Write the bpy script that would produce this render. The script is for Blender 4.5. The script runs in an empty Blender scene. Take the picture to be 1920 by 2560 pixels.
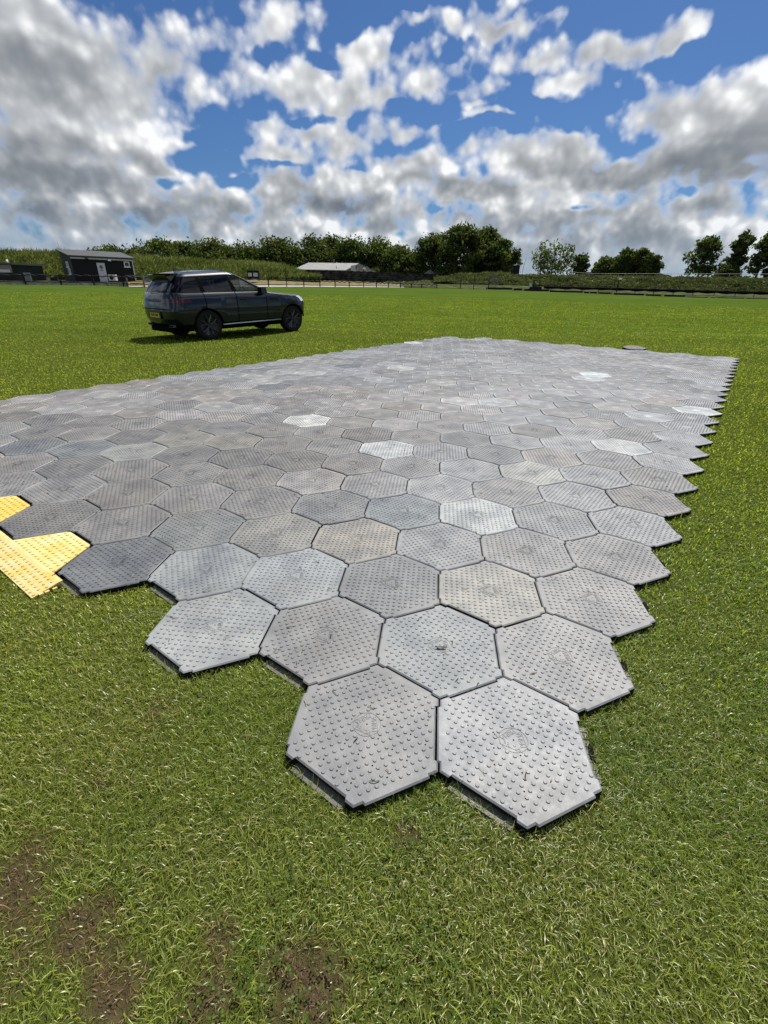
import bpy, bmesh, math, random
import numpy as np
from mathutils import Vector, Matrix
rng = np.random.default_rng(7)
random.seed(7)
R = math.radians
SC = bpy.context.scene
COL = SC.collection

# ------------------------------------------------------------------ camera
T = 0.29                                        # circumradius of one mat tile in metres
YAW, PITCH, ROLL = R(-5.996928), R(26.090234), R(0.971571)
CAMP = np.array([-1.16624426, -3.85210098, 4.76622742]) * T
FPX = 1156.643
def cam_axes():
    cy, sy, cp, sp = math.cos(YAW), math.sin(YAW), math.cos(PITCH), math.sin(PITCH)
    f = np.array([sy*cp, cy*cp, -sp]); r = np.array([cy, -sy, 0.]); u = np.cross(r, f)
    cr, sr = math.cos(ROLL), math.sin(ROLL)
    return r*cr + u*sr, -r*sr + u*cr, f
AX = cam_axes()
def ray(u, v):                                  # photo pixel (1920x2560) -> direction, unit horizontal length
    d = AX[0]*(u-960)/FPX - AX[1]*(v-1280)/FPX + AX[2]
    return d / math.hypot(d[0], d[1])
def W(u, v, D): return CAMP + ray(u, v)*D       # point on that sight line at horizontal distance D
def azel(u, v):
    d = ray(u, v)
    return math.degrees(math.atan2(d[0], d[1])), math.degrees(math.atan2(d[2], 1))
cam = bpy.data.cameras.new('camera'); camo = bpy.data.objects.new('camera', cam); COL.objects.link(camo)
m = Matrix.Identity(4)
for i in range(3):
    m[i][0], m[i][1], m[i][2], m[i][3] = AX[0][i], AX[1][i], -AX[2][i], CAMP[i]
camo.matrix_world = m
cam.sensor_fit = 'VERTICAL'; cam.sensor_height = 36; cam.sensor_width = 27
cam.lens = FPX/2560*36
cam.clip_start = 0.05; cam.clip_end = 5000
SC.camera = camo

# ------------------------------------------------------------------ light
SUN_AZ, SUN_EL = R(20), R(57)
sl = bpy.data.lights.new('sun', 'SUN'); so = bpy.data.objects.new('sun', sl); COL.objects.link(so)
sl.energy = 5.0; sl.angle = R(0.53); sl.color = (1.0, 0.955, 0.88)
sd = Vector((math.sin(SUN_AZ)*math.cos(SUN_EL), math.cos(SUN_AZ)*math.cos(SUN_EL), math.sin(SUN_EL)))
so.rotation_euler = sd.to_track_quat('Z', 'Y').to_euler(); so.location = (0, 0, 60)
SC.view_settings.view_transform = 'Standard'; SC.view_settings.look = 'None'
SC.view_settings.exposure = 0.4; SC.view_settings.gamma = 1
SC.cycles.max_bounces = 6; SC.cycles.diffuse_bounces = 3; SC.cycles.glossy_bounces = 3
SC.cycles.transmission_bounces = 4; SC.cycles.transparent_max_bounces = 8
SC.cycles.caustics_reflective = False; SC.cycles.caustics_refractive = False
SC.cycles.use_denoising = True

class NT:                                       # tiny node-building helper
    def __init__(s, tree): s.t = tree; s.n = tree.nodes; s.l = tree.links
    def new(s, typ, **kw):
        n = s.n.new(typ)
        for k, v in kw.items(): setattr(n, k, v)
        return n
    def put(s, sock, v):
        if isinstance(v, bpy.types.NodeSocket): s.l.new(v, sock)
        elif v is not None:
            if sock.type == 'RGBA' and len(v) == 3: v = (*v, 1)
            sock.default_value = v
    def math(s, op, a, b=None, c=None, clamp=False):
        n = s.new('ShaderNodeMath', operation=op, use_clamp=clamp)
        for i, v in enumerate((a, b, c)):
            if v is not None: s.put(n.inputs[i], v)
        return n.outputs[0]
    def vmath(s, op, a, b=None, scale=None):
        n = s.new('ShaderNodeVectorMath', operation=op)
        s.put(n.inputs[0], a)
        if b is not None: s.put(n.inputs[1], b)
        if scale is not None: s.put(n.inputs[3], scale)
        return n.outputs['Value'] if op in ('LENGTH', 'DOT_PRODUCT', 'DISTANCE') else n.outputs[0]
    def mix(s, fac, a, b, blend='MIX'):
        n = s.new('ShaderNodeMix', data_type='RGBA', blend_type=blend)
        s.put(n.inputs[0], fac); s.put(n.inputs[6], a); s.put(n.inputs[7], b)
        return n.outputs[2]
    def noise(s, vec, scale, detail=4, rough=0.5, out=0, dist=0.0, dim='3D'):
        n = s.new('ShaderNodeTexNoise', noise_dimensions=dim)
        if vec is not None: s.put(n.inputs['Vector'], vec)
        n.inputs['Scale'].default_value = scale; n.inputs['Detail'].default_value = detail
        n.inputs['Roughness'].default_value = rough; n.inputs['Distortion'].default_value = dist
        return n.outputs[out]
    def ss(s, x, lo, hi, a=0.0, b=1.0):
        n = s.new('ShaderNodeMapRange', interpolation_type='SMOOTHSTEP')
        s.put(n.inputs[0], x)
        for i, v in enumerate((lo, hi, a, b)): s.put(n.inputs[1+i], v)
        return n.outputs[0]
    def lin(s, x, lo, hi, a=0.0, b=1.0):
        n = s.new('ShaderNodeMapRange')
        s.put(n.inputs[0], x)
        for i, v in enumerate((lo, hi, a, b)): s.put(n.inputs[1+i], v)
        return n.outputs[0]
    def xyz(s, x, y, z):
        n = s.new('ShaderNodeCombineXYZ')
        for i, v in enumerate((x, y, z)): s.put(n.inputs[i], v)
        return n.outputs[0]

# ------------------------------------------------------------------ sky
w = bpy.data.worlds.new('World'); SC.world = w; w.use_nodes = True
N = NT(w.node_tree); N.n.clear()
sky = N.new('ShaderNodeTexSky', sky_type='NISHITA')
sky.sun_disc = False; sky.sun_elevation = SUN_EL; sky.sun_rotation = SUN_AZ
sky.altitude = 50; sky.air_density = 1.0; sky.dust_density = 0.6; sky.ozone_density = 3.0
tc = N.new('ShaderNodeTexCoord'); D = tc.outputs['Generated']
sep = N.new('ShaderNodeSeparateXYZ'); N.put(sep.inputs[0], D)
X, Y, Z = sep.outputs
az = N.math('MULTIPLY', N.math('ARCTAN2', X, Y), 57.29578)
el = N.math('MULTIPLY', N.math('ARCSINE', Z), 57.29578)
# clouds stand in real directions: azimuth and elevation in degrees, billows get smaller towards the horizon
P = D
wn = N.noise(P, 4.5, 5, 0.55, out=1)
wv = N.vmath('SUBTRACT', wn, (0.5, 0.5, 0.5))
low = N.ss(el, 15.0, 4.0)
wk = N.math('ADD', 4.0, N.math('MULTIPLY', el, 0.28))
wv = N.vmath('SCALE', wv, scale=wk)
ae = N.vmath('ADD', N.xyz(az, el, 0.0), wv)
ae = N.vmath('MULTIPLY', ae, (1, 1, 0))
def pix_ell(u, v, a, b):
    c = azel(u, v); ax_ = azel(u+a, v); by = azel(u, v-b); bx = azel(u, v+b)
    return c[0], c[1], max(.3, abs(ax_[0]-c[0])), max(.3, (abs(by[1]-c[1])+abs(c[1]-bx[1]))/2)
def field(ells, k=0.25):
    acc = None
    for (u, v, a, b, wgt) in ells:
        x, y, sx, sy = pix_ell(u, v, a, b)
        q = N.vmath('MULTIPLY', N.vmath('SUBTRACT', ae, (x, y, 0)), (1/sx, 1/sy, 0))
        d = N.math('MULTIPLY_ADD', N.vmath('LENGTH', q), -wgt, wgt)
        acc = d if acc is None else N.math('SMOOTH_MAX', acc, d, k)
    return acc
CLOUDS = [  # photo pixel centre, half extents, weight
 (120,150,420,260,1.0),(380,100,200,160,.75),(180,360,300,130,.8),(100,450,330,90,1.0),(380,430,130,70,.7),(520,230,90,60,.35),(470,300,110,60,.3),(560,110,60,110,.4),
 (700,50,110,55,.55),(770,190,160,60,.65),(880,235,130,50,.65),(900,100,80,60,.6),(680,300,90,45,.25),(740,320,90,50,.45),(700,390,90,38,.6),(870,360,110,70,.75),(950,230,70,40,.5),
 (565,372,30,14,.35),(560,440,0.1,0.1,.1),
 (1040,60,70,28,.6),(1140,60,70,34,.65),(1260,55,140,50,.7),(1030,130,80,30,.5),(1080,180,120,50,.6),(1160,215,110,40,.5),(1190,250,80,25,.5),(1230,280,90,22,.45),
 (1380,120,150,50,.8),(1530,105,200,50,.75),(1430,180,140,40,.75),(1700,50,100,45,.6),(1570,175,50,25,.45),(1640,150,40,50,.3),
 (1020,320,160,45,.6),(1280,190,40,20,.25),
 (1850,230,190,110,1.0),(1700,260,170,90,.95),(1560,240,60,50,.5),(1800,350,300,110,1.1),(1440,350,130,75,1.0),(1320,380,160,70,.9),(1180,390,150,60,.7),(1500,420,300,70,1.0),(1040,420,190,60,.8),(1860,440,150,50,.7),
 (960,460,240,60,.85),(720,480,140,55,.75),(830,520,260,50,.9),(560,520,200,50,.7),(330,520,330,50,.65),(100,540,300,70,.7),(1200,500,220,50,.85),(1500,510,200,50,.75),(1780,520,220,60,.75),
 (300,590,500,40,.6),(900,580,400,40,.7),(1400,590,350,45,.65),(1800,600,300,60,.6),(1100,640,1200,30,.35),
 (-300,300,300,300,.9),(2300,350,300,250,.9)]
DARK = [  # shaded bases and cores
 (60,170,230,140,1.1),(150,60,220,70,.5),(350,170,160,120,.45),(130,470,330,55,1.1),(60,380,200,60,.6),(380,425,90,40,.6),(330,250,160,90,.35),
 (1780,400,280,70,1.25),(1880,330,160,90,.9),(1650,430,260,60,.9),(1840,450,200,50,.8),(1480,450,170,45,.9),(1380,410,120,60,.6),(1600,380,160,50,.7),(1090,475,170,35,.75),(1280,470,90,35,.8),
 (1530,530,120,35,.6),(1750,540,180,35,.6),(800,520,200,30,.35),(260,560,360,40,.55),(100,620,300,25,.5),(620,575,260,25,.45),(980,520,120,30,.5),(1180,560,160,30,.55),(700,440,100,30,.3),(960,400,160,30,.3),(1250,340,80,20,.2),(1300,560,60,35,.6),(1600,590,250,30,.5),(500,500,250,40,.35),(860,270,120,25,.25),(1300,620,300,20,.3)]
GAPS = [(520,405,110,45,1),(590,330,40,30,.6),(530,260,45,60,1),(500,330,60,25,.7),(430,455,60,22,.9),(600,455,80,22,1),(760,285,90,25,.8),(630,260,30,25,.5),(640,100,60,40,.8),(790,130,70,25,.7),(860,30,50,60,.8),
 (830,170,40,25,.5),(1000,20,70,25,.8),(1010,95,60,20,.7),(1150,130,50,20,.5),(1330,25,90,25,.7),(1190,100,60,18,.4),(1760,110,130,60,1.2),(1850,60,90,60,1),(1300,240,100,35,.9),(1420,270,110,40,1),(1220,315,100,30,.9),
 (1010,250,50,22,.7),(1100,290,70,18,.6),(1540,215,60,30,.8),(1440,505,50,12,1.0),(1735,490,28,22,1.0),(1100,550,50,15,.7),(1310,595,60,20,.5),(680,415,60,14,.6),(1000,600,60,14,.5),(880,430,50,10,.5)]
gap = N.math('MAXIMUM', field(GAPS, 0.1), 0.0)
base = N.math('MAXIMUM', field(CLOUDS), N.math('SUBTRACT', N.math('MULTIPLY', low, 1.0), 0.46))
base = N.math('SUBTRACT', N.math('ADD', N.math('MINIMUM', base, 0.8), 0.41), N.math('MULTIPLY', gap, 0.75))
def two(vec, da, db):
    a_ = N.noise(vec, 5.5, da, 0.58); b_ = N.noise(vec, 13.0, db, 0.58)
    return N.math('ADD', a_, N.math('MULTIPLY', N.math('SUBTRACT', b_, a_), low))
f1 = two(P, 10, 9)
Pup = N.vmath('ADD', P, (0.008, 0.0, 0.028))
f2 = two(Pup, 3, 3)
f3 = two(P, 3, 3)
vo = N.new('ShaderNodeTexVoronoi', feature='SMOOTH_F1'); N.put(vo.inputs['Vector'], N.vmath('ADD', P, N.vmath('SCALE', wv, scale=0.002)))
vo.inputs['Scale'].default_value = 20.0; vo.inputs['Smoothness'].default_value = 0.5
vo.inputs['Detail'].default_value = 2.0; vo.inputs['Roughness'].default_value = 0.6
billow = N.math('SUBTRACT', 0.45, vo.outputs['Distance'])
vu = N.new('ShaderNodeTexVoronoi', feature='SMOOTH_F1'); N.put(vu.inputs['Vector'], N.vmath('ADD', P, (0.004, 0.0, 0.012)))
vu.inputs['Scale'].default_value = 20.0; vu.inputs['Smoothness'].default_value = 0.5; vu.inputs['Detail'].default_value = 1.0; vu.inputs['Roughness'].default_value = 0.6
puff = N.math('SUBTRACT', vu.outputs['Distance'], vo.outputs['Distance'])
dens = N.math('ADD', N.math('ADD', base, 0.0), N.math('ADD', N.math('MULTIPLY', N.math('SUBTRACT', f1, 0.5), 2.1), N.math('MULTIPLY', billow, 0.75)))
alpha = N.ss(dens, -0.10, 0.50)
dk = field(DARK, 0.2)
thick = N.ss(dens, 0.2, 0.95)
shade = N.math('ADD', N.math('MULTIPLY', N.ss(dk, -0.15, 1.0), 1.0), N.math('MULTIPLY', thick, N.math('ADD', 0.16, N.math('MULTIPLY', low, 0.16))))
relief = N.math('SUBTRACT', f2, f3)
shade = N.math('ADD', shade, N.math('MULTIPLY', relief, N.math('ADD', 3.4, N.math('MULTIPLY', low, 2.6))))
shade = N.math('SUBTRACT', shade, N.math('MULTIPLY', billow, N.math('ADD', 0.42, N.math('MULTIPLY', low, 0.35))))
shade = N.math('ADD', shade, N.math('MULTIPLY', low, 0.12))
shade = N.math('SUBTRACT', shade, N.math('MULTIPLY', puff, 0.7))
shade = N.math('MULTIPLY', N.math('MAXIMUM', shade, 0.0), N.ss(dens, 0.0, 0.55))
shade = N.math('SUBTRACT', 1.0, N.math('EXPONENT', N.math('MULTIPLY', shade, -1.42)))
shade = N.math('ADD', shade, N.math('MULTIPLY', N.math('SUBTRACT', f1, 0.5), -0.45), clamp=True)
lit = N.mix(shade, (0.74, 0.75, 0.76), (0.115, 0.135, 0.16))
# towards the horizon the far clouds go bluish and lower in contrast
hz = N.ss(el, 10.0, -1.0)
lit = N.mix(N.math('MULTIPLY', hz, 0.35), lit, (0.30, 0.37, 0.46))
bsky = N.vmath('SCALE', sky.outputs[0], scale=0.080)
bsky = N.vmath('MULTIPLY', bsky, (0.30, 0.46, 0.67))
colr = N.mix(alpha, bsky, lit)
colr = N.mix(N.math('MULTIPLY', N.ss(el, 5.5, 0.0), 0.65), colr, (0.30, 0.37, 0.46))
bg = N.new('ShaderNodeBackground'); N.put(bg.inputs[0], colr); bg.inputs[1].default_value = 1.0
# the rest of the sky, behind and overhead: looser broken cloud
fa = N.ss(N.noise(P, 4.0, 4, 0.55), 0.44, 0.60)
col2 = N.mix(fa, bsky, N.mix(N.ss(N.noise(Pup, 4.0, 2, 0.5), 0.45, 0.75), (0.85, 0.86, 0.88), (0.34, 0.36, 0.40)))
col2 = N.mix(N.ss(el, -1.0, -6.0), col2, (0.10, 0.13, 0.07))
bg2 = N.new('ShaderNodeBackground'); N.put(bg2.inputs[0], col2); bg2.inputs[1].default_value = 1.0
inside = N.math('MULTIPLY', N.math('LESS_THAN', N.math('ABSOLUTE', N.math('SUBTRACT', az, -6.0)), 47.0),
                N.math('MULTIPLY', N.math('GREATER_THAN', el, -2.0), N.math('LESS_THAN', el, 32.0)))
mx = N.new('ShaderNodeMixShader'); N.put(mx.inputs[0], inside); N.l.new(bg2.outputs[0], mx.inputs[1]); N.l.new(bg.outputs[0], mx.inputs[2])
wo = N.new('ShaderNodeOutputWorld'); N.l.new(mx.outputs[0], wo.inputs[0])
w.cycles.sampling_method = 'MANUAL'; w.cycles.sample_map_resolution = 512
# ------------------------------------------------------------------ shared helpers
def tag(o, label=None, cat=None, group=None, kind=None):
    if label: o['label'] = label
    if cat: o['category'] = cat
    if group: o['group'] = group
    if kind: o['kind'] = kind
    return o
def empty(name, loc=(0, 0, 0), rz=0.0):
    o = bpy.data.objects.new(name, None); COL.objects.link(o)
    o.location = loc; o.rotation_euler = (0, 0, rz); o.empty_display_size = .1
    return o
def link(name, me, mat=None, parent=None, loc=None, rz=0.0):
    o = bpy.data.objects.new(name, me); COL.objects.link(o)
    if mat is not None:
        for mm in (mat if isinstance(mat, (list, tuple)) else [mat]):
            if not any(mm == q for q in me.materials): me.materials.append(mm)
    if parent is not None: o.parent = parent
    if loc is not None: o.location = loc
    if rz: o.rotation_euler = (0, 0, rz)
    return o
class MB:                                       # collects shapes, links them as one mesh object
    def __init__(s): s.v = []; s.f = []; s.mi = []; s.sm = []
    def add(s, vs, fs, mi=0, smooth=False):
        k = len(s.v); s.v += [tuple(map(float, q)) for q in vs]
        for f in fs: s.f.append(tuple(i+k for i in f)); s.mi.append(mi); s.sm.append(smooth)
        return s
    def box(s, c, d, rz=0.0, mi=0, M=None, taper=1.0):
        x, y, z = d[0]/2, d[1]/2, d[2]/2
        vs = [(-x, -y, -z), (x, -y, -z), (x, y, -z), (-x, y, -z), (-x*taper, -y*taper, z), (x*taper, -y*taper, z), (x*taper, y*taper, z), (-x*taper, y*taper, z)]
        ca, sa = math.cos(rz), math.sin(rz)
        vs = [(c[0]+a*ca-b*sa, c[1]+a*sa+b*ca, c[2]+e) for a, b, e in vs]
        if M is not None: vs = [tuple(M @ Vector(q)) for q in vs]
        return s.add(vs, [(0, 3, 2, 1), (4, 5, 6, 7), (0, 1, 5, 4), (1, 2, 6, 5), (2, 3, 7, 6), (3, 0, 4, 7)], mi)
    def tube(s, pts, rad, n=8, mi=0, smooth=True, cap=True):
        pts = [Vector(p) for p in pts]; rings = []
        rads = rad if isinstance(rad, (list, tuple)) else [rad]*len(pts)
        ref = None
        for i, p in enumerate(pts):
            t = (pts[min(i+1, len(pts)-1)] - pts[max(i-1, 0)]).normalized()
            if ref is None: ref = Vector((0, 0, 1)) if abs(t.z) < .9 else Vector((1, 0, 0))
            a = t.cross(ref)
            if a.length < 1e-5: a = t.cross(Vector((0, 1, 0.1)))
            a.normalize(); b = a.cross(t).normalized(); ref = b
            rings.append([p + (a*math.cos(2*math.pi*j/n) + b*math.sin(2*math.pi*j/n))*rads[i] for j in range(n)])
        vs = [q for r_ in rings for q in r_]
        fs = [(i*n+j, i*n+(j+1) % n, (i+1)*n+(j+1) % n, (i+1)*n+j) for i in range(len(pts)-1) for j in range(n)]
        s.add(vs, fs, mi, smooth)
        if cap:
            s.f.append(tuple(len(s.v)-len(vs)+j for j in range(n))[::-1]); s.mi.append(mi); s.sm.append(False)
            s.f.append(tuple(len(s.v)-n+j for j in range(n))); s.mi.append(mi); s.sm.append(False)
        return s
    def prism(s, outline, z0, z1, mi=0):
        n = len(outline)
        vs = [(x, y, z0) for x, y in outline] + [(x, y, z1) for x, y in outline]
        return s.add(vs, [tuple(range(n))[::-1], tuple(range(n, 2*n))] + [(i, (i+1) % n, n+(i+1) % n, n+i) for i in range(n)], mi)
    def mesh(s, name):
        me = bpy.data.meshes.new(name); me.from_pydata(s.v, [], s.f)
        me.polygons.foreach_set('material_index', s.mi); me.polygons.foreach_set('use_smooth', s.sm); me.update()
        return me
    def build(s, name, mat, parent=None, loc=None, rz=0.0):
        me = s.mesh(name)
        for q in (mat if isinstance(mat, (list, tuple)) else [mat]): me.materials.append(q)
        return link(name, me, None, parent, loc, rz)
def material(name, color=(.5, .5, .5), rough=.6, spec=.5, metal=0.0, bump=0.0, var=0.0, scale=8.0, emit=None, coord='Object'):
    mt = bpy.data.materials.new(name); mt.use_nodes = True
    N = NT(mt.node_tree); b = N.n['Principled BSDF']
    b.inputs['Roughness'].default_value = rough; b.inputs['Metallic'].default_value = metal
    b.inputs['Specular IOR Level'].default_value = spec
    N.put(b.inputs['Base Color'], color)
    if var or bump:
        c = N.new('ShaderNodeTexCoord').outputs[coord]
        nz = N.noise(c, scale, 6, .6)
        if var:
            hi = tuple(min(1, q*(1+var)) for q in color[:3]); lo = tuple(q*(1-var) for q in color[:3])
            N.put(b.inputs['Base Color'], N.mix(N.ss(nz, .3, .7), lo, hi))
        if bump:
            bp = N.new('ShaderNodeBump'); bp.inputs['Strength'].default_value = bump; bp.inputs['Distance'].default_value = .02
            N.put(bp.inputs['Height'], nz); N.l.new(bp.outputs[0], b.inputs['Normal'])
    return mt
def vnoise(x, y, seed=0):                       # smooth value noise on arrays
    xi = np.floor(x).astype(np.int64); yi = np.floor(y).astype(np.int64); fx = x-xi; fy = y-yi
    fx = fx*fx*(3-2*fx); fy = fy*fy*(3-2*fy)
    def h(a, b):
        q = (a*374761393 + b*668265263 + seed*144665) & 0x7fffffff
        q = ((q ^ (q >> 13))*1274126177) & 0x7fffffff
        return ((q ^ (q >> 16)) & 0xffff)/65535.
    return (h(xi, yi)*(1-fx)+h(xi+1, yi)*fx)*(1-fy) + (h(xi, yi+1)*(1-fx)+h(xi+1, yi+1)*fx)*fy
def fbm(x, y, seed=0, o=4):
    s = 0; a = .5; t = 0
    for k in range(o): s = s + a*vnoise(x*2**k, y*2**k, seed+k*17); t += a; a *= .5
    return s/t

# ------------------------------------------------------------------ terrain
GZ = -0.035                                     # lawn soil level, tile tops are at z = 0
AZT = [-60, -43.1, -40, -35.8, -33.2, -30, -22.1, -17.8, -10.9, -4.6, 2, 7.6, 12.6, 21.6, 30.6, 45]
SLT = [-.0078, -.0077, -.0076, -.0074, -.0086, -.0092, -.0064, -.0054, -.0038, -.0034, -.0034, -.0048, -.0066, -.0099, -.0104, -.0106]
DFT = [62, 62, 62, 62, 62, 63, 66, 68, 70, 72, 72, 72, 71, 70, 68, 66]
def field_edge(az):                             # distance and height of the far edge of the lawn in that direction
    d = np.interp(az, AZT, DFT); return d, CAMP[2] + np.interp(az, AZT, SLT)*d
def ground_z(x, y):
    x = np.asarray(x, float); y = np.asarray(y, float)
    dx, dy = x-CAMP[0], y-CAMP[1]; r = np.hypot(dx, dy); az = np.degrees(np.arctan2(dx, dy))
    az = np.where(np.abs(az) > 60, np.sign(az)*60, az)
    d, zf = field_edge(az)
    front = np.clip((dy/np.maximum(r, .01) - .3)/.3, 0, 1)
    t = np.clip((r-13)/(d-13), 0, 1)
    return GZ + (zf-GZ)*t**1.3*front + .05*np.exp(-((x+4.884)**2+(y-14.068)**2)/(2*.81))
def gz(x, y): return float(ground_z(x, y))

def lawn_material():
    mt = bpy.data.materials.new('lawn'); mt.use_nodes = True
    N = NT(mt.node_tree); b = N.n['Principled BSDF']
    g = N.new('ShaderNodeNewGeometry').outputs['Position']
    n1 = N.noise(g, .35, 5, .6); n2 = N.noise(g, 3.0, 6, .65); n3 = N.noise(g, 26.0, 5, .7)
    c = N.mix(N.ss(n1, .35, .68), (.055, .088, .016), (.080, .112, .024))
    c = N.mix(N.math('MULTIPLY', N.ss(n2, .55, .80), .6), c, (.105, .122, .035))
    c = N.mix(N.math('MULTIPLY', N.ss(n3, .62, .40), .65), c, (.040, .080, .005))
    # faint mowing bands across the field
    wv = N.new('ShaderNodeTexNoise'); N.put(wv.inputs['Vector'], N.vmath('MULTIPLY', g, (.05, .8, 1))); wv.inputs['Scale'].default_value = 1.0; wv.inputs['Detail'].default_value = 4
    c = N.mix(N.math('MULTIPLY', N.ss(wv.outputs[0], .5, .66), .35), c, (.11, .15, .025))
    # near soil and thatch, darkened to paint in shade between the blades; far away the sheet itself is the turf
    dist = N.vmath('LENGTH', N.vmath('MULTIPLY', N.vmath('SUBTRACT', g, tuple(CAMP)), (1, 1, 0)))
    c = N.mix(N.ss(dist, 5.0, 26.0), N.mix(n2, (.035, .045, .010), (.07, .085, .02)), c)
    at = N.new('ShaderNodeAttribute', attribute_name='bare')
    c = N.mix(at.outputs['Fac'], c, N.mix(n3, (.030, .021, .012), (.11, .08, .045)))
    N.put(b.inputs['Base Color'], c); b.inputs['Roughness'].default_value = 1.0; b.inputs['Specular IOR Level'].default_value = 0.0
    bp = N.new('ShaderNodeBump'); bp.inputs['Strength'].default_value = .9; bp.inputs['Distance'].default_value = .03
    N.put(bp.inputs['Height'], N.math('ADD', n3, n2)); N.l.new(bp.outputs[0], b.inputs['Normal'])
    return mt
M_LAWN = lawn_material()
BARE = [(29, 2228, .10, .9), (60, 2290, .06, .7), (197, 2340, .07, .9), (240, 2420, .05, .8), (270, 2490, .06, .9), (555, 2350, .05, .8), (530, 2440, .04, .7), (521, 2500, .06, .9), (700, 2430, .05, .6), (768, 2480, .09, 1.0), (820, 2440, .05, .8), (700, 2530, .06, .6),
        (1014, 2080, .035, .7), (400, 1770, .05, .3), (235, 1960, .04, .3), (40, 2440, .05, .5)]
def bare_at(x, y):
    s = np.zeros_like(x)
    for u, v, rad, k in BARE:
        d = ray(u, v); D = (GZ-CAMP[2])/d[2]; px_, py_ = CAMP[0]+d[0]*D, CAMP[1]+d[1]*D
        q = np.hypot(x-px_, y-py_)/rad + (fbm(x*14, y*14, 5, 3)-.5)*1.6
        s = np.maximum(s, k*np.clip(1.35-q, 0, 1))
    return s
def build_lawn():
    rs = np.concatenate([[0.0], np.arange(.15, 4, .045), np.geomspace(4, 60, 90)[0:], [61, 62, 64, 66, 68, 70, 72, 75, 80, 95, 120, 160, 240, 400, 800, 2500]])
    naz = 420
    th = np.linspace(0, 2*np.pi, naz, endpoint=False)
    rr, tt = np.meshgrid(rs[1:], th, indexing='ij')
    x = CAMP[0] + rr*np.sin(tt); y = CAMP[1] + rr*np.cos(tt)
    z = ground_z(x, y)
    z = z + (fbm(x*1.3, y*1.3, 3, 3)-.5)*.03*(np.clip((rr-1.0)/20, 0, 1))
    far = np.clip((rr-120)/1500, 0, 1); z = z - far*12
    nr = len(rs)-1
    v = np.concatenate([[[CAMP[0], CAMP[1], GZ]], np.stack([x, y, z], -1).reshape(-1, 3)])
    fs = [(0, 1+j, 1+(j+1) % naz) for j in range(naz)]
    for i in range(nr-1):
        a = 1+i*naz
        fs += [(a+j, a+naz+j, a+naz+(j+1) % naz, a+(j+1) % naz) for j in range(naz)]
    me = bpy.data.meshes.new('lawn'); me.from_pydata(v.tolist(), [], fs)
    me.polygons.foreach_set('use_smooth', [True]*len(fs))
    at = me.attributes.new('bare', 'FLOAT', 'POINT')
    near = np.hypot(v[:, 0]-CAMP[0], v[:, 1]-CAMP[1]) < 4
    b = np.zeros(len(v)); b[near] = bare_at(v[near, 0], v[near, 1]); at.data.foreach_set('value', b.astype(np.float32))
    me.update()
    return tag(link('lawn', me, M_LAWN), kind='structure')
build_lawn()

# ------------------------------------------------------------------ mat tiles
S3 = math.sqrt(3)/2
def tile_xy(j, n):                              # column j counted from the sawtooth edge, n along the column
    return ((-2*j + n)*S3*T, 1.5*n*T)
TILES = [(j, n) for j in range(17) for n in range(j//2, 26 + j//2 - (0 if j < 15 else 1))]
TILES.append((10, 4))
TSET = set()
def lat_key(a, b): return (round(a), round(b*2))
for j, n in TILES: TSET.add(lat_key(-2*j+n, 1.5*n))
def inside_tiles(x, y, margin=0.0):
    # nearest lattice centre of the whole hexagonal lattice, then look the tile up
    n0 = np.round(y/(1.5*T)); best = np.full(x.shape, 1e9); ka = np.zeros(x.shape); kb = np.zeros(x.shape)
    for dn in (-1, 0, 1):
        n = n0+dn
        j = np.round((n - x/(S3*T))/2)
        cx, cy = (-2*j+n)*S3*T, 1.5*n*T
        d = np.hypot(x-cx, y-cy); m_ = d < best
        best = np.where(m_, d, best); ka = np.where(m_, -2*j+n, ka); kb = np.where(m_, 3*n, kb)
    keys = np.array([(int(a), int(b)) in TSET for a, b in zip(ka.ravel(), kb.ravel())]).reshape(x.shape)
    return keys

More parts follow.
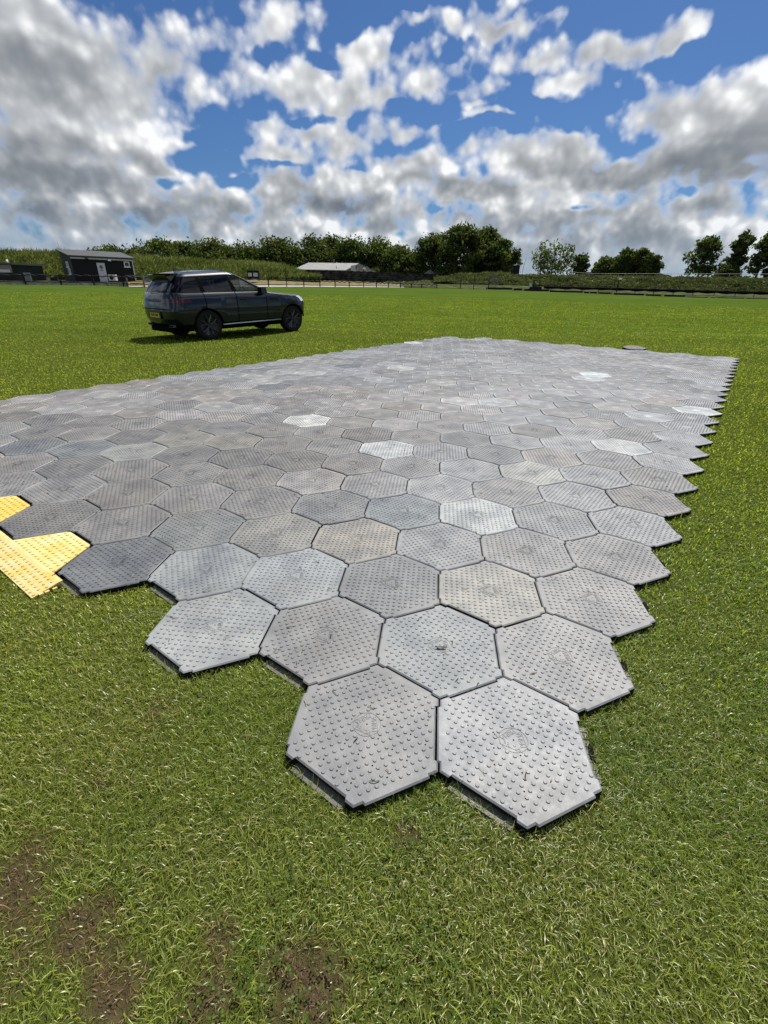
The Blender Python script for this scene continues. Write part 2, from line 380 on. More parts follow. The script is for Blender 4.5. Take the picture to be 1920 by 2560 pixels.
def plastic(name, base=None):
    mt = bpy.data.materials.new(name); mt.use_nodes = True
    N = NT(mt.node_tree); b = N.n['Principled BSDF']
    oi = N.new('ShaderNodeObjectInfo'); g = N.new('ShaderNodeNewGeometry').outputs['Position']
    if base is None:
        col = oi.outputs['Color']
    elif base == 'attr':
        at = N.new('ShaderNodeAttribute', attribute_name='tint'); col = at.outputs['Color']
    else: col = base
    n1 = N.noise(g, 5.0, 6, .62); n2 = N.noise(g, 34.0, 5, .7); n3 = N.noise(g, 160.0, 3, .6)
    c = N.mix(1.0, col, N.mix(N.ss(n1, .30, .72), (.68, .70, .74), (1.26, 1.24, 1.19)), 'MULTIPLY')
    n0 = N.noise(g, 1.1, 5, .6)
    c = N.mix(N.math('MULTIPLY', N.ss(n0, .50, .72), .5), c, N.mix(n2, (.085, .082, .078), (.16, .145, .12)))   # trodden-in dirt across several tiles
    c = N.mix(N.math('MULTIPLY', N.ss(n2, .50, .78), .55), c, (.235, .225, .205))        # dusty wear
    c = N.mix(N.math('MULTIPLY', N.ss(n1, .60, .75), N.ss(n2, .52, .40)), c, (.040, .042, .046))  # grime
    c = N.mix(N.math('MULTIPLY', N.ss(n3, .62, .75), .5), c, (.05, .05, .05))
    # scuffs: long thin scratches
    sc = N.new('ShaderNodeTexNoise'); N.put(sc.inputs['Vector'], N.vmath('MULTIPLY', g, (90, 9, 1))); sc.inputs['Scale'].default_value = 1; sc.inputs['Detail'].default_value = 3
    c = N.mix(N.math('MULTIPLY', N.ss(sc.outputs[0], .66, .74), .35), c, (.34, .34, .34))
    N.put(b.inputs['Base Color'], c)
    N.put(b.inputs['Roughness'], N.lin(n2, .3, .7, .46, .66)); b.inputs['Specular IOR Level'].default_value = .42
    bp = N.new('ShaderNodeBump'); bp.inputs['Strength'].default_value = .25; bp.inputs['Distance'].default_value = .004
    N.put(bp.inputs['Height'], N.math('ADD', n2, N.math('MULTIPLY', n3, .5))); N.l.new(bp.outputs[0], b.inputs['Normal'])
    return mt
M_TILE = plastic('worn grey plastic'); M_TILE_REST = plastic('worn grey plastic far', 'attr')
M_LIP = plastic('pale grey lip plastic', (.09, .087, .08))
M_SKIRT_SHADE = material('shade-darkened tile edge', (.009, .009, .010), .7, .12)  # dark plastic, blackened further: shade on the tile sides put into the colour
M_DARK = material('black recess', (.006, .006, .006), .9, .1)

def rot2(x, y, a): return x*math.cos(a)-y*math.sin(a), x*math.sin(a)+y*math.cos(a)
def tile_outline(out, inn, ear=.857, el=.375, step=.012):
    pts = []
    for k in range(6):
        ph = R(60*k); a = inn if k % 2 == 0 else out
        tv = ear*math.tan(R(30))
        for a_, t_ in ((ear, -tv), (ear, -el-step), (a, -el), (a, el), (ear, el+step)):
            pts.append(rot2(a_*T, t_*T, ph))
    return pts
STUD = .0945
def tile_mesh(detail=2):
    mb = MB()
    o1 = tile_outline(.889, .822); n = len(o1)
    def shrink(pts, d): return [(x*(1-d/math.hypot(x, y)), y*(1-d/math.hypot(x, y))) for x, y in pts]
    rings = [(shrink(o1, .006), 0.0), (o1, -.0045), (o1, -.017), (tile_outline(.80, .80), -.019), (tile_outline(.80, .80), -.046)]
    vs = [(x, y, z) for pts, z in rings for x, y in pts]
    fs = [tuple(range(n))] + [((k+1)*n+i, (k+1)*n+(i+1) % n, k*n+(i+1) % n, k*n+i) for k in range(len(rings)-1) for i in range(n)]
    mb.add(vs, fs); nf = len(fs)
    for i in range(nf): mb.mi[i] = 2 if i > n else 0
    e1 = (math.cos(R(-30)), math.sin(R(-30))); e2 = (math.cos(R(60)), math.sin(R(60)))
    sides = 6
    for a in range(-10, 11):
        for b in range(-10, 11):
            x, y = (a*e1[0]+b*e2[0])*STUD, (a*e1[1]+b*e2[1])*STUD
            ap = max(x*math.cos(R(60*k))+y*math.sin(R(60*k)) for k in range(6))
            if ap < .785 and math.hypot(x, y) > .185:
                r0, r1, h = .0245*T, .0205*T, .0031
                ang = [2*math.pi*i/sides+.3 for i in range(sides)]
                v_ = [(x*T+r0*math.cos(q), y*T+r0*math.sin(q), -.001) for q in ang] + [(x*T+r0*math.cos(q), y*T+r0*math.sin(q), h*.7) for q in ang] + [(x*T+r1*math.cos(q), y*T+r1*math.sin(q), h) for q in ang]
                f_ = [tuple(range(12, 18))] + [(i, (i+1) % 6, 6+(i+1) % 6, 6+i) for i in range(6)] + [(6+i, 6+(i+1) % 6, 12+(i+1) % 6, 12+i) for i in range(6)]
                mb.add(v_, f_)
            if (a*3+b*5) % 7 == 0:                 # drain holes between studs
                x2, y2 = x+(e1[0]+e2[0])*STUD/2, y+(e1[1]+e2[1])*STUD/2
                if max(x2*math.cos(R(60*k))+y2*math.sin(R(60*k)) for k in range(6)) < .74 and math.hypot(x2, y2) > .19:
                    mb.add([(x2*T+.0098*T*math.cos(q), y2*T+.0098*T*math.sin(q), .0006) for q in [2*math.pi*i/8 for i in range(8)]], [tuple(range(8))], 1)
    return mb
TM = tile_mesh().mesh('mat_tile'); TM.materials.append(M_TILE); TM.materials.append(M_DARK); TM.materials.append(M_SKIRT_SHADE)

def lip_mesh(slot_up):
    mb = MB(); h0, h1 = -.044, -.027
    L = .36*T
    mb.add([(.79*T, -L, h0), (.925*T, -L, h0), (.925*T, L, h0), (.79*T, L, h0), (.79*T, -L, h1), (.918*T, -L, h1-.002), (.918*T, L, h1-.002), (.79*T, L, h1)],
           [(0, 3, 2, 1), (4, 5, 6, 7), (0, 1, 5, 4), (1, 2, 6, 5), (2, 3, 7, 6), (3, 0, 4, 7)])
    if slot_up:                                   # low ribs across the ledge
        for k in range(7): mb.box((.885*T, (-.30+.10*k)*T, h1), (.10*T, .010*T, .0035))
    return mb
def loop_mesh():
    mb = MB(); pts = []
    for i in range(20):
        q = 2*math.pi*i/20; pts.append(((.905+.030*math.cos(q))*T, (.12*math.sin(q))*T))
    mb.prism(pts, -.038, -.021)
    return mb
LIPF = lip_mesh(False).mesh('edge_lip'); LIPF.materials.append(M_LIP)
LIPM = lip_mesh(True).mesh('edge_lip'); LIPM.materials.append(M_LIP)
LOOPM = loop_mesh().mesh('socket_loop'); LOOPM.materials.append(M_DARK)

def text_mesh(body, size, extrude, font_align='CENTER'):
    cu = bpy.data.curves.new('txt', 'FONT'); cu.body = body; cu.size = size; cu.extrude = extrude; cu.align_x = font_align; cu.align_y = 'CENTER'
    cu.resolution_u = 3
    ob = bpy.data.objects.new('txt', cu); COL.objects.link(ob)
    dg = bpy.context.evaluated_depsgraph_get(); dg.update()
    me = bpy.data.meshes.new_from_object(ob.evaluated_get(dg))
    bpy.data.objects.remove(ob); bpy.data.curves.remove(cu)
    v = [tuple(q.co) for q in me.vertices]; f = [tuple(p.vertices) for p in me.polygons]
    bpy.data.meshes.remove(me)
    return v, f
def emblem_mesh():
    mb = MB()
    v, f = text_mesh('PRIMA', .085*T, .0007)
    for k in range(3):
        a = R(-20+120*k)
        mb.add([(*rot2(x*.9, y-.088*T, a), z+.0007) for x, y, z in v], f)
        p0, p1 = rot2(-.14*T, -.123*T, a), rot2(.14*T, -.123*T, a)
        mb.tube([(*p0, .0006), (*p1, .0004)], .0006, 5)
    mb.tube([(.166*T*math.cos(2*math.pi*i/36), .166*T*math.sin(2*math.pi*i/36), .0004) for i in range(37)], .0010, 5, cap=False)
    mb.add([(.010*T*math.cos(q), .010*T*math.sin(q), .0007) for q in [2*math.pi*i/8 for i in range(8)]], [tuple(range(8))], 1)
    return mb
EMB = emblem_mesh().mesh('emblem'); EMB.materials.append(M_TILE); EMB.materials.append(M_DARK)

def pix_to_tile(u, v):
    d = ray(u, v); D = (0-CAMP[2])/d[2]; x, y = CAMP[0]+d[0]*D, CAMP[1]+d[1]*D
    return min(TILES, key=lambda q: math.hypot(tile_xy(*q)[0]-x, tile_xy(*q)[1]-y))
def project(P):
    q = np.array(P)-CAMP; z = q @ AX[2]
    return (960 + FPX*(q @ AX[0])/z, 1280 - FPX*(q @ AX[1])/z, z)
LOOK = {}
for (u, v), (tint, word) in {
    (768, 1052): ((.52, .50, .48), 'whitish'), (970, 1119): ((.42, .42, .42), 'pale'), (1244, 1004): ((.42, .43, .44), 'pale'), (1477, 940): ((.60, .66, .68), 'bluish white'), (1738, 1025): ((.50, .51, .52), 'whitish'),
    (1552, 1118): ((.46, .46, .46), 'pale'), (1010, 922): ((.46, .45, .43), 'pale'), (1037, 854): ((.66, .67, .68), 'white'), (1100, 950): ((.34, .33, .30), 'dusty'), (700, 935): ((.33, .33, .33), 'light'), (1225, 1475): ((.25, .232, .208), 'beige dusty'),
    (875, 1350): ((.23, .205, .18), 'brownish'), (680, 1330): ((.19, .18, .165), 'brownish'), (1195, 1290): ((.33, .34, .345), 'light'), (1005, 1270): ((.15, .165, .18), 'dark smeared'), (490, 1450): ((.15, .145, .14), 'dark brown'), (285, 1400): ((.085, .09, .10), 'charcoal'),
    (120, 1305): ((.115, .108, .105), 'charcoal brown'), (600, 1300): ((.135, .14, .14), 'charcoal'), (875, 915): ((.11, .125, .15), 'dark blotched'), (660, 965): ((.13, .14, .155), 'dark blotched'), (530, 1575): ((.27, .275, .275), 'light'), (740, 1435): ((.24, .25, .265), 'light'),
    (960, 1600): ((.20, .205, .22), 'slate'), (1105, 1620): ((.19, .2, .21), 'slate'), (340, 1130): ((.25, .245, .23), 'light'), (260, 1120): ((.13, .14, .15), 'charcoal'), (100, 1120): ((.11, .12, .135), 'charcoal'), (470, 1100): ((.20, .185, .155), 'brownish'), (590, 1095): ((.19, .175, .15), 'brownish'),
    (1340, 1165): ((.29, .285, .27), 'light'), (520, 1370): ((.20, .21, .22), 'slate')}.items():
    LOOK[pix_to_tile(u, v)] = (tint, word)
def area_of(j, n):
    x, y = tile_xy(j, n); P = [project((x+T*math.cos(R(60*k+30)), y+T*math.sin(R(60*k+30)), 0)) for k in range(6)]
    if any(p[2] < .1 for p in P): return 0
    cx = sum(p[0] for p in P)/6; cy = sum(p[1] for p in P)/6
    if max(p[0] for p in P) < -25 or min(p[0] for p in P) > 1945 or min(p[1] for p in P) > 2600: return 0
    return abs(sum(P[i][0]*P[(i+1) % 6][1]-P[(i+1) % 6][0]*P[i][1] for i in range(6)))/2
ORDER = [f'{w_}' for w_ in 'first second third fourth fifth sixth seventh eighth ninth tenth eleventh twelfth thirteenth fourteenth fifteenth sixteenth seventeenth eighteenth nineteenth twentieth'.split()] + [f'twenty-{w_}' for w_ in 'first second third fourth fifth sixth seventh eighth ninth'.split()]
ranked = sorted([q for q in TILES if area_of(*q) > 0], key=lambda q: -area_of(*q))
SOLO, REST = ranked[:300], ranked[300:]
SOLO_SET = set(SOLO)
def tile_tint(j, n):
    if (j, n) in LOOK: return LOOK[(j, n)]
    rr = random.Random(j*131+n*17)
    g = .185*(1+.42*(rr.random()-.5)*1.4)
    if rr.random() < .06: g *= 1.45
    g *= 1.0 + .32*min(1, max(0, (n-4)/10))  # sky sheen on the farther tiles put into a paler tint
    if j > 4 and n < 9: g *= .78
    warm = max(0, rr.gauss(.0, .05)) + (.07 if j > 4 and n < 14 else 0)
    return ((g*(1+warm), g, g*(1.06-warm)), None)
edge_open = lambda j, n, k: lat_key((-2*j+n)+[2, 1, -1, -2, -1, 1][k], 1.5*n+[0, 1.5, 1.5, 0, -1.5, -1.5][k]) not in TSET
first_lip = {}
tiles_obj = {}
tilt = random.Random(3)
for idx, (j, n) in enumerate(SOLO):
    x, y = tile_xy(j, n)
    o = bpy.data.objects.new('mat_tile', TM); COL.objects.link(o)
    rzk = tilt.choice([0, 0, 1, 2])
    o.location = (x+tilt.uniform(-.0012, .0012), y+tilt.uniform(-.0012, .0012), tilt.uniform(-.0015, .0015)); o.rotation_euler = (R(tilt.uniform(-.55, .55)), R(tilt.uniform(-.55, .55)), R(120*rzk + tilt.uniform(-.25, .25)))
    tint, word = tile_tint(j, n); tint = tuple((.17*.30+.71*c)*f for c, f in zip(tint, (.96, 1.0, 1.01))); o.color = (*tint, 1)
    row, pos = max(1, n-j//2+1), j+1
    word = word or 'grey'
    lab = f'{word} studded hexagonal mat tile, {ORDER[pos-1]} column from the sawtooth edge, {ORDER[row-1]} from the front'
    if (j, n) == (10, 4): lab = 'grey studded hexagonal mat tile cut by the left picture edge above the golden yellow ramp'
    tag(o, lab, 'mat tile', 'interlocking hexagonal mat tiles')
    tiles_obj[(j, n)] = o
    if idx < 90:
        e = bpy.data.objects.new('emblem', EMB); COL.objects.link(e); e.parent = o; e.color = tint+(1,)
        e.rotation_euler = (0, 0, 0)
    for k in (0, 2, 4):
        kk = (k + 2*rzk) % 6
        if edge_open(j, n, kk):
            l_ = bpy.data.objects.new('edge_lip', LIPM if kk == 0 else LIPF); COL.objects.link(l_); l_.parent = o; l_.rotation_euler = (0, 0, R(60*k))
            if kk != 0: continue
            s_ = bpy.data.objects.new('socket_loop', LOOPM); COL.objects.link(s_); s_.parent = l_
# the farthest tiles, a few pixels each, as one mass
def build_rest():
    nv = len(TM.vertices); co = np.empty(nv*3, np.float32); TM.vertices.foreach_get('co', co); co = co.reshape(-1, 3)
    fs = [tuple(p.vertices) for p in TM.polygons]; mi = [p.material_index for p in TM.polygons]
    V = []; F = []; MI = []; C = []
    for k, (j, n) in enumerate(REST):
        x, y = tile_xy(j, n); a = R(120*random.choice([0, 0, 1, 2])); tx, ty = R(random.uniform(-.5, .5)), R(random.uniform(-.5, .5))
        c_, s_ = math.cos(a), math.sin(a)
        q = np.stack([co[:, 0]*c_-co[:, 1]*s_ + x, co[:, 0]*s_+co[:, 1]*c_ + y, co[:, 2] + co[:, 0]*ty + co[:, 1]*tx], -1)
        V.append(q); F += [tuple(i+k*nv for i in f) for f in fs]; MI += mi
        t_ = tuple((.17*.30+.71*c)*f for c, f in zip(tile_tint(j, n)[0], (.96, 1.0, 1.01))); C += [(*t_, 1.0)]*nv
    me = bpy.data.meshes.new('mat_tiles_far'); me.from_pydata(np.concatenate(V).tolist(), [], F)
    me.polygons.foreach_set('material_index', MI)
    at = me.attributes.new('tint', 'FLOAT_COLOR', 'POINT'); at.data.foreach_set('color', np.array(C, np.float32).ravel())
    me.materials.append(M_TILE_REST); me.materials.append(M_DARK); me.materials.append(M_SKIRT_SHADE)
    tag(link('mat_tiles', me), 'far rows of grey hexagonal mat tiles at the back of the mat field', 'mat tiles', None, 'stuff')
if REST: build_rest()

# ------------------------------------------------------------------ grass blades
def grass_material():
    mt = bpy.data.materials.new('grass blades'); mt.use_nodes = True
    N = NT(mt.node_tree); N.n.clear()
    at = N.new('ShaderNodeAttribute', attribute_name='tint')
    d = N.new('ShaderNodeBsdfDiffuse'); t = N.new('ShaderNodeBsdfTranslucent'); g = N.new('ShaderNodeBsdfGlossy')
    N.l.new(at.outputs['Color'], d.inputs[0])
    N.put(t.inputs[0], N.mix(1.0, at.outputs['Color'], (1.75, 1.7, .9), 'MULTIPLY'))
    g.inputs[0].default_value = (.7, .7, .66, 1); g.inputs['Roughness'].default_value = .36
    m1 = N.new('ShaderNodeMixShader'); m1.inputs[0].default_value = .50; N.l.new(d.outputs[0], m1.inputs[1]); N.l.new(t.outputs[0], m1.inputs[2])
    m2 = N.new('ShaderNodeMixShader'); N.l.new(at.outputs['Alpha'], m2.inputs[0]); N.l.new(m1.outputs[0], m2.inputs[1]); N.l.new(g.outputs[0], m2.inputs[2])
    o = N.new('ShaderNodeOutputMaterial'); N.l.new(m2.outputs[0], o.inputs[0])
    return mt
M_GRASS = grass_material()
YEL_POLY = []
def grass_points(r0, r1, dens0, rref, p):
    # polar sampling whose density per square metre falls with distance from where the photographer stands
    azs = (R(-92), R(82))
    rr = np.geomspace(r0, r1, 400); dens = dens0*np.minimum(1, (rref/rr))**p
    cum = np.concatenate([[0], np.cumsum((dens[1:]*rr[1:]+dens[:-1]*rr[:-1])/2*np.diff(rr))]); tot = cum[-1]*(azs[1]-azs[0])
    n = int(tot); q = np.interp(rng.random(n)*cum[-1], cum, rr); a = rng.uniform(*azs, n)
    return CAMP[0]+q*np.sin(a), CAMP[1]+q*np.cos(a), q
def build_grass(name, r0, r1, dens0, rref, p, label):
    x, y, r_ = grass_points(r0, r1, dens0, rref, p)
    m_ = project_ok(x, y, .30)
    x, y, r_ = x[m_], y[m_], r_[m_]
    keep = ~inside_tiles(x, y)
    keep &= ~in_ramps(x, y)
    x, y, r_ = x[keep], y[keep], r_[keep]
    b = bare_at(x, y) if r0 < 4 else np.zeros_like(x)
    keep = rng.random(len(x)) > b*.5
    x, y, r_, b = x[keep], y[keep], r_[keep], b[keep]
    n = len(x); z = ground_z(x, y)-.004
    lush = fbm(x*1.1+3, y*1.1, 11, 4)
    lush = lush + .16*np.clip((x+.15)*1.2, -.6, 1)*np.clip(1.3-np.abs(y)/6, 0, 1)
    dry = np.clip((fbm(x*2.2, y*2.2+7, 23, 4)-.40)*3.2, 0, 1)*np.clip(.75 - x*.45, .12, 1.0)
    far = np.clip((r_-1.2)/7, 0, 1)
    dry = dry*(1-.55*far)
    wd = np.clip(r_/1.6, .8, 40)**.85*.0024*rng.uniform(.45, 1.5, n)
    ln = (.018 + .034*rng.random(n)**1.3)*(1+.35*(lush-.5)*2)*(1-.35*b)*(1+.3*(rng.random(n) < .06))
    ang = rng.uniform(0, 2*np.pi, n); lean = np.where(rng.random(n) < .12, 1.5, np.clip(rng.normal(1.0, .40, n), .05, 1.45))
    yaw = rng.uniform(0, 2*np.pi, n)
    # width direction roughly across the lean
    wa = ang + np.pi/2 + rng.normal(0, .5, n)
    dx, dy = np.cos(ang), np.sin(ang); wx, wy = np.cos(wa)*wd/2, np.sin(wa)*wd/2
    s1 = lean*.55; s2 = lean*1.25
    h1 = ln*.5; m1x = dx*np.sin(s1)*h1; m1y = dy*np.sin(s1)*h1; m1z = np.cos(s1)*h1
    t2x = m1x+dx*np.sin(s2)*h1; t2y = m1y+dy*np.sin(s2)*h1; t2z = np.maximum(m1z+np.cos(s2)*h1, m1z*.35)
    V = np.empty((n, 5, 3), np.float32)
    V[:, 0] = np.stack([x-wx, y-wy, z], -1); V[:, 1] = np.stack([x+wx, y+wy, z], -1)
    V[:, 2] = np.stack([x+m1x-wx*.85, y+m1y-wy*.85, z+m1z], -1); V[:, 3] = np.stack([x+m1x+wx*.85, y+m1y+wy*.85, z+m1z], -1)
    V[:, 4] = np.stack([x+t2x, y+t2y, z+t2z], -1)
    tri = np.array([0, 1, 2, 1, 3, 2, 2, 3, 4])
    L = (np.arange(n)[:, None]*5 + tri[None]).astype(np.int32).ravel()
    me = bpy.data.meshes.new(name)
    me.vertices.add(n*5); me.vertices.foreach_set('co', V.ravel())
    me.loops.add(n*9); me.loops.foreach_set('vertex_index', L)
    me.polygons.add(n*3); me.polygons.foreach_set('loop_start', (np.arange(n*3)*3).astype(np.int32))
    me.update(calc_edges=False)
    k = rng.random(n)
    g1 = np.array([.095, .168, .020]); g2 = np.array([.32, .37, .058]); st = np.array([.48, .43, .20]); br = np.array([.22, .14, .07])
    mixv = np.clip(.55*k + .9*(1-lush)-.15, 0, 1)[:, None]
    c = g1*(1-mixv) + g2*mixv
    u = rng.random(n)
    pst = (.025 + .17*dry)*(1-.8*far)
    c = np.where((u < pst)[:, None], st*rng.uniform(.6, 1.1, (n, 1)), c)
    yl = (dry*.5)[:, None]; c = c*(1-yl*.6) + np.array([.25, .235, .05])*yl*.6
    u = rng.random(n); c = np.where((u < b*.9)[:, None], br*rng.uniform(.35, 1.4, (n, 1)), c)
    band = 1 + .34*(fbm(x*.06+2, y*.42, 51, 3)-.5)*np.clip((r_-6)/10, 0, 1)
    c = c*rng.uniform(.7, 1.3, (n, 1))*(band*(1-.30*np.clip((r_-3)/12, 0, 1)))[:, None]
    A = np.ones((n, 5, 4), np.float32); A[:, :, :3] = c[:, None, :]; A[:, :, 3] = (.05*np.clip(1.5-r_*.28, .08, 1))[:, None]
    at = me.attributes.new('tint', 'FLOAT_COLOR', 'POINT'); at.data.foreach_set('color', A.ravel())
    o = link(name, me, M_GRASS); tag(o, label, 'grass', None, 'stuff')
    print(name, n)
    return o
def clover():
    C = []; S = []; TT = []; NN = []
    for k in range(150):
        a = rng.uniform(R(-50), R(42)); d = .45+3.6*rng.random()**1.2; cx, cy = CAMP[0]+d*math.sin(a), CAMP[1]+d*math.cos(a)
        m_ = rng.integers(8, 26); px_, py_ = cx+rng.normal(0, .045, m_), cy+rng.normal(0, .045, m_)
        ok = ~inside_tiles(px_, py_) & ~in_ramps(px_, py_)
        for x, y in zip(px_[ok], py_[ok]):
            z = gz(x, y)+rng.uniform(.012, .034); q = rng.uniform(0, 6.28); s_ = rng.uniform(.007, .012)
            for i in range(3):
                C.append((x+.0045*math.cos(q+i*2.094), y+.0045*math.sin(q+i*2.094), z)); S.append(s_); TT.append(np.array([1.15, 1.35, .55])*rng.uniform(.8, 1.5)); NN.append((rng.normal(0, .3), rng.normal(0, .3), 1))
    o = quads_object('clover', np.array(C), np.array(NN), np.array(S), np.array(TT), M_LEAF, .75)
    tag(o, 'small dark clover leaves scattered through the near lawn', 'clover', None, 'stuff')
def project_ok(x, y, pad):
    q = np.stack([x, y, np.zeros_like(x)], -1)-CAMP; zz = q @ AX[2]
    u = (q @ AX[0])/np.maximum(zz, 1e-3)*FPX/960; v = (q @ AX[1])/np.maximum(zz, 1e-3)*FPX/1280
    return (zz > .05) & (np.abs(u) < 1+pad) & (np.abs(v) < 1+pad)
# ------------------------------------------------------------------ yellow ramps on the short front edge
def yellow(nm, a, b_, d):
    mt = bpy.data.materials.new(nm); mt.use_nodes = True
    N = NT(mt.node_tree); b = N.n['Principled BSDF']; g = N.new('ShaderNodeNewGeometry').outputs['Position']
    n1 = N.noise(g, 6, 5, .6); n2 = N.noise(g, 40, 5, .65)
    c = N.mix(N.ss(n1, .35, .65), a, b_)
    c = N.mix(N.math('MULTIPLY', N.ss(n2, .45, .70), .7), c, d)
    c = N.mix(N.math('MULTIPLY', N.ss(n2, .42, .30), .5), c, (.42, .29, .07))
    N.put(b.inputs['Base Color'], c); b.inputs['Roughness'].default_value = .5; b.inputs['Specular IOR Level'].default_value = .4
    return mt
M_PALEYEL = yellow('faded yellow plastic', (.60, .43, .10), (.63, .52, .24), (.64, .56, .36)); M_DEEPYEL = yellow('golden yellow plastic', (.61, .39, .05), (.65, .46, .12), (.66, .53, .26))
D1 = (-S3, .5); N1 = (-.5, -S3)
def tn(t, n): return ((D1[0]*t+N1[0]*n)*T, (D1[1]*t+N1[1]*n)*T)
N_CREASE, N_TOE = 1.82, 2.27
def ramp_module(dt, label, M_YEL):
    t0, t1 = 7.64+dt, 10.62+dt
    root = empty('yellow_ramp', (*tn((t0+t1)/2, 1.9), GZ)); ox, oy, oz = root.location
    def P(t, n, z): x, y = tn(t, n); return (x-ox, y-oy, z-oz)
    deck = [(t0, N_CREASE), (t1, N_CREASE), (t1, 1.765), (9.97+dt, 1.765), (9.50+dt, .955), (9.43+dt, .90), (8.57+dt, .90), (8.50+dt, .955), (8.035+dt, 1.765), (t0, 1.765)]
    mb = MB(); th = .007
    top = [P(t, n, 0) for t, n in deck]; bot = [P(t, n, -th) for t, n in deck]; k = len(deck)
    mb.add(top+bot, [tuple(range(k)), tuple(range(k, 2*k))[::-1]] + [(i, k+i, k+(i+1) % k, (i+1) % k) for i in range(k)])
    for t, n in [(8.66, 1.0), (9.34, 1.0), (7.95, 1.79)]:      # lifting slots
        c = P(t+dt, n, .0006); mb.box(c, (.06*T, .025*T, .0008), R(60), 1)
    dk_ = mb.build('deck', [M_YEL, M_DARK], root)
    rb = MB(); zt = GZ+.008
    pts = [P(t0, N_CREASE, 0), P(t1, N_CREASE, 0), P(t1, N_TOE, zt), P(t0, N_TOE, zt)]
    low = [(x, y, z-th) for x, y, z in pts]
    rb.add(pts+low, [(0, 3, 2, 1), (4, 5, 6, 7), (0, 1, 5, 4), (1, 2, 6, 5), (2, 3, 7, 6), (3, 0, 4, 7)])
    sl_ = rb.build('slope', M_YEL, root)
    st = MB(); pitch = .135
    def bump(t, n, z, tilt):
        r = .036; q = [2*math.pi*i/10 for i in range(10)]
        v = [P(t+r*math.cos(a), n+r*math.sin(a), z-r*T*math.sin(a)*tilt-.001) for a in q] + [P(t+r*.75*math.cos(a), n+r*.75*math.sin(a), z-r*T*math.sin(a)*tilt+.0042) for a in q]
        st.add(v, [tuple(range(10, 20))[::-1]] + [(i, 10+i, 10+(i+1) % 10, (i+1) % 10) for i in range(10)])
    i = 0; n = .98
    while n < 1.80:
        lo = 8.5+dt-(n-.90)*.57+.06; hi = 9.5+dt+(n-.90)*.57-.06
        t = lo + (.5*pitch if i % 2 else 0)
        while t < hi: bump(t, n, 0, 0); t += pitch
        n += pitch*.92; i += 1
    st.build('studs', M_YEL, dk_); st = MB()
    sl = (zt)/((N_TOE-N_CREASE)*T)
    n = N_CREASE+.07
    while n < N_TOE-.04:
        t = t0+.06+(.5*pitch if i % 2 else 0)
        while t < t1-.04: bump(t, n, (n-N_CREASE)*T*sl, -sl); t += pitch
        n += pitch*.8; i += 1
    st.build('studs', M_YEL, sl_)
    for t in (t0+.06, t0+1.0, t0+2.0, t1-.06):                  # ribs that carry the slope
        br = MB(); br.add([P(t, 1.80, -th), P(t, N_TOE-.1, zt-.004), P(t, N_TOE-.1, GZ), P(t, 1.80, GZ), P(t+.04, 1.80, -th), P(t+.04, N_TOE-.1, zt-.004), P(t+.04, N_TOE-.1, GZ), P(t+.04, 1.80, GZ)],
               [(0, 1, 2, 3), (7, 6, 5, 4), (0, 4, 5, 1), (1, 5, 6, 2), (2, 6, 7, 3), (3, 7, 4, 0)])
        br.build('support_rib', M_YEL, root)
    for n_, l_ in ((1.92, .05), (2.04, .035), (2.13, .03)):
        br = MB(); c = P(t0-.005, n_, GZ+.010); br.box(c, (.07*T, .09*T, .012), R(-30+90)); br.build('foot_tab', M_YEL, root)
    tag(root, label, 'ramp', 'yellow edge ramps')
    return root
ramp_module(0.0, 'faded yellow studded plastic ramp filling the gap beside the charcoal mat tile', M_PALEYEL)
ramp_module(3.0, 'deep golden yellow ramp farther along the mat edge, cut by the left picture edge', M_DEEPYEL)
def in_ramps(x, y):
    t = (x*D1[0]+y*D1[1])/T; n = (x*N1[0]+y*N1[1])/T
    return (t > 7.66) & (t < 13.7) & (n > .8) & (n < N_TOE+.01)
# ------------------------------------------------------------------ the far side of the field
def zat(u, v, D): return CAMP[2] + ray(u, v)[2]*D
def FD(u): return float(field_edge(azel(u, 715)[0])[0])
def pt(u, v, D): return Vector(W(u, v, D))
M_BLK = material('black paint', (.012, .013, .014), .7, .2, var=.4, scale=3)
M_WOOD = material('weathered wood', (.16, .135, .11), .85, .2, var=.35, scale=5)
M_PALE = material('pale grey paint', (.50, .51, .52), .6, .3, var=.08, scale=6)
M_STONE = material('pale stone', (.36, .34, .30), .9, .2, bump=.5, var=.45, scale=2.5)
M_CONC = material('pale concrete', (.34, .325, .30), .9, .2, var=.15, scale=1.2)
M_DRY = material('dry verge grass', (.16, .135, .065), .95, .05, bump=.6, var=.4, scale=1.3)
M_GREEN = material('rough bank grass', (.050, .062, .020), .95, .05, bump=.8, var=.45, scale=.8)
M_GRAVEL = material('dark gravel track', (.10, .09, .085), .95, .1, var=.3, scale=2)
M_GLASS = material('dark window glass', (.02, .025, .03), .06, .6)
M_METAL = material('galvanised metal', (.28, .29, .30), .6, .3)
M_WHITE = material('white paint', (.78, .78, .76), .45, .4)
M_BARK = material('bark', (.07, .055, .042), .9, .1, bump=.6, var=.4, scale=6)

